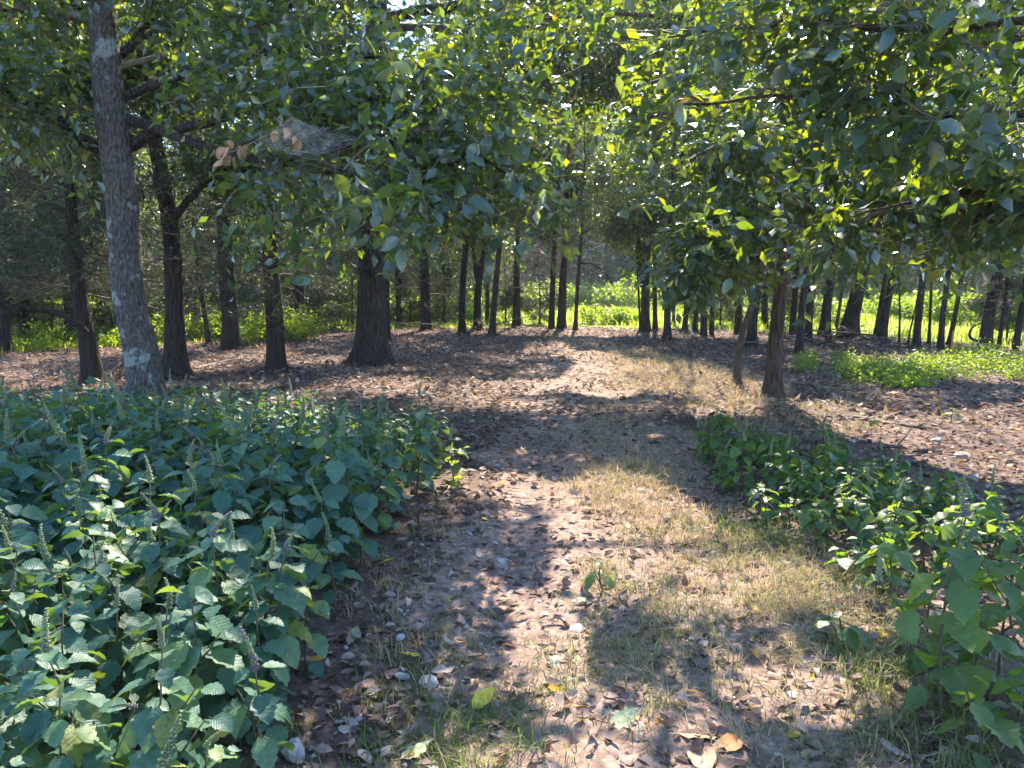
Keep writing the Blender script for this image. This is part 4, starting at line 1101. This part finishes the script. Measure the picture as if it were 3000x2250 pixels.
def grass_patch(poly, ntuft, per, h, dry, spread=0.05, w=0.004):
    W = np.array([G(x, y)[:2] for x, y in poly]); lo = W.min(0); hi = W.max(0)
    x = rng.uniform(lo[0], hi[0], ntuft * 4); y = rng.uniform(lo[1], hi[1], ntuft * 4)
    k = in_poly(x, y, W.tolist()) & (wob(x, y, 2.2, 5.0) + rng.normal(0, 0.35, len(x)) > -0.1)
    x = x[k][:ntuft]; y = y[k][:ntuft]
    n = len(x); tuft = np.repeat(rng.uniform(0.55, 1.3, n), per); dr = np.repeat(np.clip(rng.normal(dry, 0.16, n), 0, 1), per)
    x = x + rng.normal(0, 0.14, n); y = y + rng.normal(0, 0.16, n)
    X = np.repeat(x, per) + rng.normal(0, spread, n * per); Yy = np.repeat(y, per) + rng.normal(0, spread, n * per)
    return X, Yy, h * tuft * rng.uniform(0.5, 1.2, n * per), np.full(n * per, w) * rng.uniform(0.6, 1.4, n * per), np.clip(dr + rng.normal(0, 0.08, n * per), 0, 1)
gg = Geo()
for args in [
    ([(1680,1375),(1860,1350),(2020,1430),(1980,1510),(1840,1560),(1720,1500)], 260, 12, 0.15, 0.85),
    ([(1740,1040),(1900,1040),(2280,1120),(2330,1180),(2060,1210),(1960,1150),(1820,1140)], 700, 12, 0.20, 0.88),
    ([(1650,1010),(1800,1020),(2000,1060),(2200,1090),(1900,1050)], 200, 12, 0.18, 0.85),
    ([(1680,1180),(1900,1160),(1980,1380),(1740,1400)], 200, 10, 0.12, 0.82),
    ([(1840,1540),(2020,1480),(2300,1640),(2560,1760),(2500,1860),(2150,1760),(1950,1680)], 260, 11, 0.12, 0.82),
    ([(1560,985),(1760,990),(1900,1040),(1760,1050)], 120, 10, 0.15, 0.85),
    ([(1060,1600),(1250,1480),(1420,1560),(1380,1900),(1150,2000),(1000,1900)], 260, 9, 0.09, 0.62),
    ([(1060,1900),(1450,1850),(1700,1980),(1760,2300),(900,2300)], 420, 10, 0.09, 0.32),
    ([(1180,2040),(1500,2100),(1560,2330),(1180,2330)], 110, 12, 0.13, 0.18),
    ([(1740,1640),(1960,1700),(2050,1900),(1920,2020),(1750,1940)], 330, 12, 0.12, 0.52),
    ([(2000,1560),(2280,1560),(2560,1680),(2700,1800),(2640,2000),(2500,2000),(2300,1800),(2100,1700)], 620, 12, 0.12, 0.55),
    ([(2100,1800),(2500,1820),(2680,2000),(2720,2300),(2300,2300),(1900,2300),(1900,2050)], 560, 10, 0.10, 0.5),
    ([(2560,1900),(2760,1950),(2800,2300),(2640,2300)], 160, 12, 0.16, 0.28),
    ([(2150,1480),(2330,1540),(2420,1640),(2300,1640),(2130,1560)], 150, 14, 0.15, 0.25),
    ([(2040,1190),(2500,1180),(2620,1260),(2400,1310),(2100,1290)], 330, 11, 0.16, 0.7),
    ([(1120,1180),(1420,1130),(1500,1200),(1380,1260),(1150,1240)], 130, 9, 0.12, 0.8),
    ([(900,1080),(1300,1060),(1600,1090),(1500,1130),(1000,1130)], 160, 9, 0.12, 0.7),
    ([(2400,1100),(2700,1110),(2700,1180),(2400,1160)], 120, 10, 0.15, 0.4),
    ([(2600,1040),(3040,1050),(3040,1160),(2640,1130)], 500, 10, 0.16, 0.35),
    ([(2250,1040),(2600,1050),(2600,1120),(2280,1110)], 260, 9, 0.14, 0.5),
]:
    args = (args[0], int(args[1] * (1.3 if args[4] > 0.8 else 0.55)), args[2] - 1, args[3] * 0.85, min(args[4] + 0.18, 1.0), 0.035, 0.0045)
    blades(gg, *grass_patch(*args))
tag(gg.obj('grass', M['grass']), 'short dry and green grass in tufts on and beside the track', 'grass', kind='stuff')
mg = Geo(); n = 34000
d = 17 + 62 * rng.random(n) ** 1.5; x = (rng.random(n) * 2 - 1) * (0.72 * d + 1)
k = d > meadow_y(x) + rng.normal(0, 0.5, n); x = x[k]; d = d[k]
tall = np.clip(0.55 + 0.5 * wob(x, d, 0.25, 1.0), 0.15, 1.1)
blades(mg, x, d, tall * rng.uniform(0.35, 0.8, len(x)) * 0.75, 0.012 + 0.0012 * d, np.clip(0.4 + 0.35 * wob(x, d, 0.3, 3.0) + rng.normal(0, 0.15, len(x)), 0, 1), 0.4)
tag(mg.obj('meadow_grass', M['meadow_grass']), 'tall sunlit yellow-green grass of the field beyond the trees', 'grass', kind='stuff')

# ------------------------------------------------------------------ fallen leaves
LIT_MESH = []
for k in range(5):
    r = np.random.default_rng(700 + k)
    me = big_leaf_mesh(60 + k, 'fallen_leaf', M['litter_single'], ser=0.35 if k % 2 else 0.1, wide=0.28 + 0.05 * (k % 3), n=8, cup=[0.35, -0.3, 0.45, 0.15, -0.35][k], droop=[-0.22, 0.2, 0.1, -0.3, 0.25][k])
    LIT_MESH.append(me)
n = 88000
d = 1.6 + 29 * rng.random(n) ** 0.9; x = (rng.random(n) * 2 - 1) * (0.70 * d + 0.8)
off_path = np.abs(x - path_x(d))
dens = np.where(off_path < 0.95, 0.8, 0.95) * np.clip(0.75 + 0.5 * wob(x, d, 0.8, 9.0), 0.15, 1)
grassy = (wob(x, d, 0.5, 2.0) > 0.45) & (d < 9)
k = (rng.random(n) < dens * np.where(grassy, 0.6, 1)) & (d < meadow_y(x) + 1.0)
x = x[k]; d = d[k]; n = len(x)
P = np.stack([x, d, terr(x, d) + 0.012 + 0.03 * rng.random(n) ** 2], 1)
a = rng.random(n) * 6.28
Dr = np.stack([np.cos(a), np.sin(a), rng.normal(0, 0.22, n)], 1)
N = norm(np.stack([rng.normal(0, 0.38, n), rng.normal(0, 0.38, n), np.ones(n)], 1))
size = np.where(d > 9, 1.1, np.where(d < 5, 0.68, 0.85)) * rng.uniform(0.045, 0.13, n)
rv = rng.random(n); rv = np.where(rv > 0.965, rng.choice([0.5, 0.96, 0.98, 1.0], n, p=[.55, .2, .15, .1]), rv * 0.97)
cl = rng.normal(0.4, 0.7, n); nearm = d < 8; lt = Geo()
leaves(lt, P[nearm], Dr[nearm], N[nearm], size[nearm], LEAF8, rv[nearm], curl=cl[nearm])
leaves(lt, P[~nearm], Dr[~nearm], N[~nearm], size[~nearm], LEAF4, rv[~nearm], curl=cl[~nearm])
for (bx, by, br) in BASES:          # drifts gathered round the feet of the trunks
    m_ = int(50 + 300 * br); aa = rng.random(m_) * 6.28; rr = br * 1.15 + np.abs(rng.normal(0, 0.16, m_))
    X = bx + np.cos(aa) * rr; Y_ = by + np.sin(aa) * rr
    leaves(lt, np.stack([X, Y_, terr(X, Y_) + 0.015 + 0.07 * np.exp(-(rr - br) / 0.1)], 1), np.stack([rng.normal(0, 1, m_), rng.normal(0, 1, m_), rng.normal(0, .3, m_)], 1),
           norm(np.stack([rng.normal(0, .5, m_), rng.normal(0, .5, m_), np.ones(m_)], 1)), rng.uniform(0.06, 0.13, m_), LEAF4, rng.random(m_) * 0.8)
tag(lt.obj('leaf_litter', M['litter']), 'carpet of curled brown fallen leaves covering the woodland floor', 'fallen leaves', kind='stuff')
def fallen(px, py, s, label, group=None, mat=None, k=None, tilt=0.25):
    g = G(px, py); o = link('fallen_leaf', LIT_MESH[rng.integers(0, 5) if k is None else k])
    if mat: 
        o.material_slots[0].link = 'OBJECT'; o.material_slots[0].material = mat
    a = rng.random() * 6.28
    o.matrix_basis = Matrix.Translation(Vector((g[0], g[1], float(terr(g[0], g[1])) + 0.02))) @ frame([math.cos(a), math.sin(a), rng.normal(0, 0.1)], [rng.normal(0, tilt), rng.normal(0, tilt), 1]) @ Matrix.Scale(s, 4)
    tag(o, label, 'fallen leaf', group); return o
M['leaf_yellow'] = solid_mat('leaf_yellow', (0.55, 0.36, 0.03), (0.72, 0.55, 0.08), 60, 0.5)
M['leaf_orange'] = solid_mat('leaf_orange', (0.42, 0.15, 0.04), (0.58, 0.24, 0.08), 60, 0.5)
M['leaf_tan'] = solid_mat('leaf_tan', (0.36, 0.20, 0.11), (0.55, 0.34, 0.20), 40, 0.55)
M['leaf_green'] = solid_mat('leaf_green', (0.24, 0.3, 0.14), (0.4, 0.42, 0.26), 40, 0.55)
for (px, py, s, mt, lab) in [
    (1230,1930,.10,'leaf_yellow','yellow fallen leaf with pointed lobes on shaded grass left of the track centre'),
    (1385,2060,.13,'leaf_yellow','long yellow leaf lying in the grass near the bottom of the picture'),
    (1200,2070,.075,'leaf_yellow','small round yellow leaf lying left of the long yellow one'),
    (1120,1660,.085,'leaf_yellow','yellow leaf caught in dry stems at the left bed edge'),
    (1420,1525,.07,'leaf_yellow','small yellow leaf on the shaded left wheel track'),
    (1035,1895,.10,'leaf_green','pale yellow-green leaf at the foot of the left bed'),
    (1175,2215,.11,'leaf_green','pale greenish curled leaf near the bottom edge left of the sunlit grass'),
    (2178,1680,.07,'leaf_yellow','bright yellow leaf on the sunlit track'),
    (2232,1770,.07,'leaf_yellow','folded yellow leaf at the edge of sunlit litter'),
    (1840,1555,.07,'leaf_yellow','yellow leaf among sunlit dry grass in the track centre'),
    (2275,1655,.075,'leaf_orange','bright orange leaf on the sunlit right side of the track'),
    (1700,1540,.06,'leaf_orange','small orange leaf on the border of sun and shade'),
    (2745,1292,.09,'leaf_orange','reddish orange leaf in the sunlit litter at the right'),
    (1840,2085,.11,'leaf_orange','orange-brown leaf beside a grey stone near the bottom'),
    (1730,2080,.10,'leaf_orange','curled russet leaf right of the sun-shade border near the bottom'),
    (1990,2155,.15,'leaf_tan','large curled tan leaf, biggest on the ground, at the bottom'),
    (2040,2195,.13,'leaf_tan','second large tan leaf overlapping the biggest one'),
    (1950,2115,.13,'leaf_orange','rust-coloured leaf touching the biggest tan one from above'),
    (1870,2215,.11,'leaf_tan','tan crumpled leaf left of the biggest one'),
    (1480,2095,.13,'leaf_tan','broad tan leaf lying flat in shaded grass at the bottom'),
    (1540,2130,.10,'leaf_tan','tan leaf beside the broad flat one in shaded grass'),
    (1080,2030,.11,'leaf_tan','dull brown leaf on shaded ground near the left bed'),
    (2350,2190,.11,'leaf_tan','brown leaf standing on edge near the bottom right'),
    (2130,2200,.10,'leaf_orange','reddish leaf in mixed light at the bottom right of the track'),
    (1790,2130,.12,'leaf_green','pale green fallen leaf right of the bottom sunlit grass'),
]:
    fallen(px, py, s, lab, None, M[mt])
cnt = 0
while cnt < 270:
    px = rng.uniform(900, 2750); py = 1260 + 1010 * rng.random() ** 0.8
    g = G(px, py)
    if px < np.interp(py, [1400, 1700, 2000, 2250], [1330, 1080, 920, 850]) or px > np.interp(py, [1300, 1600, 1900, 2250], [2020, 2350, 2650, 2700]): continue
    fallen(px, py, float(rng.uniform(0.035, 0.075)), 'curled brown leaf lying loose on the near part of the track', 'fallen leaves on the track'); cnt += 1

# ------------------------------------------------------------------ stones
def stone_mesh(k, flat=0.42):
    r = np.random.default_rng(900 + k)
    import bmesh
    bm = bmesh.new(); bmesh.ops.create_icosphere(bm, subdivisions=2, radius=0.5)
    ax = r.uniform(0.7, 1.25, 3); ax[2] *= flat
    for v in bm.verts:
        v.co = Vector((v.co.x * ax[0], v.co.y * ax[1], v.co.z * ax[2])) * (1 + r.normal(0, 0.05) + 0.14 * math.sin(3.1 * v.co.x * 4 + k) * math.cos(2.3 * v.co.y * 4 - k) + 0.1 * math.sin(v.co.z * 9 + 2 * k))
    me = bpy.data.meshes.new('stone'); bm.to_mesh(me); bm.free(); return me
STONES = []
for k in range(8):
    me = stone_mesh(k); me.materials.append(M['stone']); STONES.append(me)
def stone(px, py, s, label, group=None, me=None, mat=None, name='stone'):
    g = G(px, py); o = link(name, me or STONES[rng.integers(0, 8)])
    if mat:
        o.material_slots[0].link = 'OBJECT'; o.material_slots[0].material = mat
    o.location = (g[0], g[1], float(terr(g[0], g[1])) + s * 0.04 + 0.006); o.scale = (s, s, s); o.rotation_euler = (rng.normal(0, 0.2), rng.normal(0, 0.2), rng.random() * 6.28)
    tag(o, label, 'stone', group); return o
big = stone_mesh(31, 1.0); big.materials.append(M['white_stone'])
o = stone(862, 2215, 0.13, 'white chunk of rock in grass at the foot of the left bed', None, big, name='white_rock'); o.scale = (0.085, 0.08, 0.085); o.location.z += 0.012
for (px, py, s, mt, lab) in [
    (1255,1992,.075,'white_stone','white flat stone on the shaded ground left of the track'),
    (1180,1985,.06,'white_stone','small white stone beside the white flat one'),
    (1170,1875,.06,'white_stone','pale stone by a brown leaf under the left bed'),
    (1260,2245,.10,'white_stone','white stone cut by the bottom picture edge'),
    (1060,2110,.05,'white_stone','round pale pebble in the lower left of the track'),
    (1465,1640,.11,None,'long pale slab in the shaded left wheel track'),
    (1420,1630,.09,None,'pale stone touching the long slab in the left wheel track'),
    (1665,1640,.085,None,'tan stone lying in half shade beside the track centre'),
    (1690,1760,.10,None,'flat sunlit stone set into the track surface'),
    (1685,1835,.085,None,'smooth tan stone in the sunlit strip of track'),
    (1630,1930,.09,None,'round grey-brown stone at the sun-shade border'),
    (1790,2085,.09,None,'grey stone next to an orange-brown leaf near the bottom'),
    (1865,2130,.07,None,'brown rounded stone near the bottom sunlit strip'),
    (2745,1290,.14,None,'pale flat rock in sunlit litter at the right'),
    (2820,1340,.17,None,'broad grey rock half sunk in litter at the right'),
    (2850,1395,.13,None,'dusty rock nearest the right-hand bed'),
    (1455,1360,.11,None,'pale stone in the shaded left wheel track beyond the bed corner'),
    (1605,1315,.13,None,'tan stone in the shaded middle of the track'),
    (2335,2010,.08,None,'small knobby stone in sunlit dry grass at the right'),
    (2360,2040,.10,None,'pinkish stone on the sunlit ground lower right'),
]:
    stone(px, py, s, lab, None, mat=M[mt] if mt else None)
cnt = 0
while cnt < 275:
    y = 2.2 + 13 * rng.random() ** 1.3; lane = rng.choice([-0.6, 0.6]); x = path_x(y) + lane + rng.normal(0, 0.3)
    q = to_px(np.array([[x, y, 0.0]]))[0]
    if q[1] > 2260: continue
    s = float(rng.uniform(0.02, 0.055) * (1.25 if y > 7 else 1))
    stone(q[0], q[1], s, 'small pale stone bedded in the wheel tracks', 'stones in the wheel tracks'); cnt += 1
gv = Geo(); n = 6500
y = 1.8 + 20 * rng.random(n) ** 1.4; x = path_x(y) + rng.choice([-0.6, 0.6], n) + rng.normal(0, 0.35, n)
ov = np.array([[1,0,0],[-1,0,0],[0,1,0],[0,-1,0],[0,0,.6],[0,0,-.6]]); of = np.array([[0,2,4],[2,1,4],[1,3,4],[3,0,4],[2,0,5],[1,2,5],[3,1,5],[0,3,5]])
s = rng.uniform(0.006, 0.02, n)
V = ov[None] * s[:, None, None] * rng.uniform(0.6, 1.4, (n, 6, 1)) + np.stack([x, y, terr(x, y) + 0.012], 1)[:, None, :]
gv.add(V.reshape(-1, 3), (np.arange(n)[:, None, None] * 6 + of[None]).reshape(-1, 3), None, np.repeat(rng.random(n), 6))
tag(gv.obj('gravel', M['gravel']), 'fine gravel strewn along the wheel tracks', 'gravel', kind='stuff')

# ------------------------------------------------------------------ sticks and fallen branches
def stick(p0, p1, r, label, group=None, forks=1, name='fallen_stick', lift=0.02):
    p0 = np.array(p0, float); p1 = np.array(p1, float); L = np.linalg.norm(p1 - p0)
    for p in (p0, p1): p[2] += float(terr(p[0], p[1])) + lift
    n = 7; t = np.linspace(0, 1, n)[:, None]
    pts = p0 + (p1 - p0) * t + rng.normal(0, 0.025 * L, (n, 3)) * np.array([1, 1, 0.5]) * np.sin(math.pi * t)
    g = Geo(); c = p0.copy(); tube(g, pts - c, np.linspace(r, r * 0.35, n), 6)
    for _ in range(forks):
        k = rng.integers(2, 6); d = norm(pts[k] - pts[k - 1] + rng.normal(0, 0.4, 3) * L / n * 2)
        e = pts[k] + d * L * rng.uniform(0.2, 0.45); e[2] = max(e[2], terr(e[0], e[1]) + 0.01)
        tube(g, np.array([pts[k], (pts[k] + e) / 2 + rng.normal(0, 0.02 * L, 3), e]) - c, np.array([r * 0.5, r * 0.35, r * 0.2]), 5)
    o = g.obj(name, M['stick'], None, True); o.location = Vector(c); tag(o, label, 'branch', group); return o
for (a, b, r, lab) in [
    ((1600,1146),(1738,1116),.035,'crooked stick lying across the sunlit middle of the track'),
    ((1730,1120),(1800,1128),.014,'short twig continuing right of the crooked stick'),
    ((250,1145),(372,1062),.03,'fallen branch leaning on the ground behind the lichen-spotted oak'),
    ((580,1080),(780,1035),.03,'long fallen branch between the left trunks'),
    ((2300,1118),(2560,1165),.045,'long fallen branch on the ground right of the straight brown tree'),
    ((2180,1112),(2300,1125),.03,'branch lying between the crooked sapling and straight brown tree'),
    ((2480,1055),(2700,1085),.03,'dead branch in shade behind the right-hand litter'),
    ((2560,1315),(2760,1330),.025,'dark stick in litter behind the right-hand bed'),
    ((1780,968),(1960,985),.05,'fallen pole across the far end of the track'),
    ((1395,1130),(1300,1180),.014,'thin upright-looking twig on the litter left of the track'),
    ((2860,1060),(3010,1120),.012,'thin pale twig slanting down at the right edge'),
    ((1290,960),(1350,985),.03,'broken branch at the feet of the four close trunks'),
    ((870,1000),(1010,985),.03,'fallen branch left of the massive oak'),
    ((2500,1230),(2750,1260),.03,'long dark branch lying in the shaded strip right of the straight brown tree'),
    ((2100,1060),(2200,1040),.03,'branch on the floor behind the crooked sapling'),
]:
    stick(G(*a), G(*b), r, lab, None, 2)
for i in range(34):
    px = rng.uniform(2290, 2580); py = rng.uniform(990, 1035); a = G(px, py); b = G(px + rng.uniform(-130, 130), py + rng.uniform(-16, 16))
    b = a + norm(b - a) * rng.uniform(0.8, 2.0)
    a[2] += rng.uniform(0, 0.3); b[2] += rng.uniform(0, 0.45)
    stick(a, b, rng.uniform(0.012, 0.035), 'dead branch tangled in the brush pile at the foot of the right-hand trunks', 'branches of the brush pile', 2)
for i in range(14):
    px = rng.uniform(1180, 1480); py = rng.uniform(950, 975); a = G(px, py); b = a + np.array([rng.normal(0, 1.2), rng.normal(0, 1.2), 0])
    a[2] += rng.uniform(0, 0.3); b[2] += rng.uniform(0, 0.6)
    stick(a, b, rng.uniform(0.012, 0.03), 'dead branch in the low tangle between massive oak and four close trunks', 'tangled dead branches left of the track', 2)
for i in range(60):
    px = rng.uniform(500, 2900); py = rng.uniform(1000, 1300)
    if 1400 < px < 2250 and rng.random() < 0.6: continue
    a = G(px, py); b = a + np.array([rng.normal(0, 0.4), rng.normal(0, 0.4), 0])
    stick(a, b, rng.uniform(0.005, 0.013), 'thin twig lying on the leaf litter under the trees', 'twigs on the woodland floor', 1, lift=0.03)

# ------------------------------------------------------------------ stake with wires
M['stake'] = solid_mat('stake', (0.42, 0.16, 0.06), (0.6, 0.26, 0.10), 10)
M['wire'] = solid_mat('wire', (0.5, 0.5, 0.48), (0.7, 0.7, 0.68), 10, 0.4)
g0 = G(2786, 1036); tp = D(2788, 968, g0[1])
st = empty('stake', g0); tag(st, 'slim orange stake holding thin fence wires at the right', 'stake')
g = Geo(); tube(g, np.array([[0, 0, -0.1], [0.01, 0, 0.4], [0.02, 0, tp[2]]]), np.array([.022, .022, .02]), 6); g.obj('post', M['stake'], st, True)
for z in (0.52, 0.3):
    e = D(3080, 1085 if z > .4 else 1110, 13.5) - g0; m_ = e * 0.5 + np.array([0, 0, -0.08])
    g = Geo(); tube(g, np.array([[0.02, 0, z], m_ * np.array([1, 1, 0]) + [0, 0, z * 0.55], [e[0], e[1], z * 0.5]]), np.array([.006] * 3), 4); g.obj('wire', M['wire'], st)

# ------------------------------------------------------------------ silk nest with dead leaves in the oak's branch
def silk_mat():
    m, nt, out = new_mat('silk')
    nz = texnode(nt, 'ShaderNodeTexNoise', 55.0, mapped(nt, (1, 1, 4)), Detail=6.0, Roughness=0.75)
    nz2 = texnode(nt, 'ShaderNodeTexNoise', 7.0, mapped(nt), Detail=2.0)
    mu = nt.nodes.new('ShaderNodeMath'); mu.operation = 'MULTIPLY'
    nt.links.new(nz.outputs[0], mu.inputs[0]); nt.links.new(nz2.outputs[0], mu.inputs[1])
    fac = ramp(nt, mu.outputs[0], [(0.22, (0.02,) * 3), (0.45, (0.32,) * 3)])
    d = nt.nodes.new('ShaderNodeBsdfDiffuse'); d.inputs[0].default_value = (0.72, 0.72, 0.74, 1)
    t = nt.nodes.new('ShaderNodeBsdfTranslucent'); t.inputs[0].default_value = (0.72, 0.72, 0.74, 1)
    a = nt.nodes.new('ShaderNodeMixShader'); a.inputs[0].default_value = 0.5
    nt.links.new(d.outputs[0], a.inputs[1]); nt.links.new(t.outputs[0], a.inputs[2])
    tr = nt.nodes.new('ShaderNodeBsdfTransparent')
    mx = nt.nodes.new('ShaderNodeMixShader'); nt.links.new(fac, mx.inputs[0])
    nt.links.new(tr.outputs[0], mx.inputs[1]); nt.links.new(a.outputs[0], mx.inputs[2])
    nt.links.new(mx.outputs[0], out.inputs['Surface'])
    return m
M['silk'] = silk_mat()
M['silk_thread'] = solid_mat('silk_thread', (0.6, 0.6, 0.62), (0.75, 0.75, 0.77), 10, 0.4)
YN = 7.0
c0 = D(850, 400, YN)
nest = empty('silk_nest', c0); tag(nest, 'caterpillar silk tent with dead tan leaves hanging in the oak branches', 'silk nest')
# a tent drawn from the peak to the twigs round it, two layers with depth
peak = D(858, 345, YN)
top = [(752,408),(785,388),(818,368),(845,352),(862,343),(885,352),(915,366),(955,380),(1000,392),(1050,398),(1095,392)]
bot = [(760,418),(790,432),(822,440),(848,450),(872,455),(898,447),(928,452),(962,446),(1002,430),(1052,422),(1098,408)]
m_ = len(top); nr = 6; rim = np.array([D(x, y, YN + rng.normal(0, 0.06)) for x, y in bot])
for sgn in (-1, 1):
    V = []
    for j in range(nr):
        t = j / (nr - 1)
        for i in range(m_):
            x = top[i][0] + (bot[i][0] - top[i][0]) * t; y = top[i][1] + (bot[i][1] - top[i][1]) * t
            V.append(D(x + rng.normal(0, 2), y + rng.normal(0, 2), YN + sgn * (0.02 + 0.16 * math.sin(math.pi * t) * math.sin(math.pi * (i + .5) / m_)) + rng.normal(0, 0.012)) - c0)
    Q = np.array([[j * m_ + i, j * m_ + i + 1, (j + 1) * m_ + i + 1, (j + 1) * m_ + i] for j in range(nr - 1) for i in range(m_ - 1)])
    g = Geo(); g.add(np.array(V), None, Q); g.obj('silk', M['silk'], nest, True)
spots = [(858,352,6.98),(852,368,6.95),(850,385,6.9),(868,400,6.85),(876,410,6.85),(830,374,6.95),(812,380,6.95),(795,390,6.95),(780,398,6.95),(762,408,6.95),(745,418,6.95),(728,428,6.95),(712,436,6.95)]
spots += [(675 + rng.normal(0, 16), 442 + rng.normal(0, 15), 6.95 + rng.normal(0, 0.05)) for _ in range(16)]
for (x, y, Y) in spots:
    p = D(x, y, Y) - c0; o = link('dead_leaf', LIT_MESH[rng.integers(0, 5)], nest)
    o.material_slots[0].link = 'OBJECT'; o.material_slots[0].material = M['leaf_tan']
    o.matrix_basis = Matrix.Translation(Vector(p)) @ frame([rng.normal(-.3, .6), rng.normal(0, .6), rng.normal(-.7, .5)], rng.normal(0, 1, 3)) @ Matrix.Scale(float(rng.uniform(0.07, 0.12)), 4)
g = Geo(); tube(g, np.array([D(*q) for q in [(655,455,6.97),(700,438,6.97),(760,408,6.97),(830,374,6.97),(858,345,6.98),(960,400,7.0),(1085,405,7.1)]]) - c0, np.linspace(0.008, 0.004, 7), 5)
g.obj('twig', M['twig'], nest)
th = Geo()
for _ in range(90):
    a_ = peak + (rim[rng.integers(0, m_)] - peak) * rng.random() * 0.5 if rng.random() < 0.6 else rim[rng.integers(0, m_)]
    b_ = rim[rng.integers(0, m_)] + rng.normal(0, 0.05, 3)
    twigs(th, [a_ - c0], [b_ - c0], 0.0005, 0.0003, 0.06)
th.obj('threads', M['silk_thread'], nest)['kind'] = 'stuff'

# ------------------------------------------------------------------ hazy air
m, nt, out = new_mat('haze')
pv = nt.nodes.new('ShaderNodeVolumePrincipled')
pv.inputs['Color'].default_value = (0.72, 0.86, 1.0, 1)
pv.inputs['Density'].default_value = HAZE
pv.inputs['Anisotropy'].default_value = 0.5
nt.links.new(pv.outputs[0], out.inputs['Volume'])
x0, x1, y0_, y1_, z0_, z1_ = -225, 225, -65, 425, -2, 42
V = np.array([[x, y, z] for z in (z0_, z1_) for y in (y0_, y1_) for x in (x0, x1)])
Q = np.array([[0,2,3,1],[4,5,7,6],[0,1,5,4],[2,6,7,3],[0,4,6,2],[1,3,7,5]])
if HAZE > 0:
    tag(link('haze', mesh_from('haze', V, [Q], m)), 'thin bluish haze in the air', 'haze', kind='stuff')
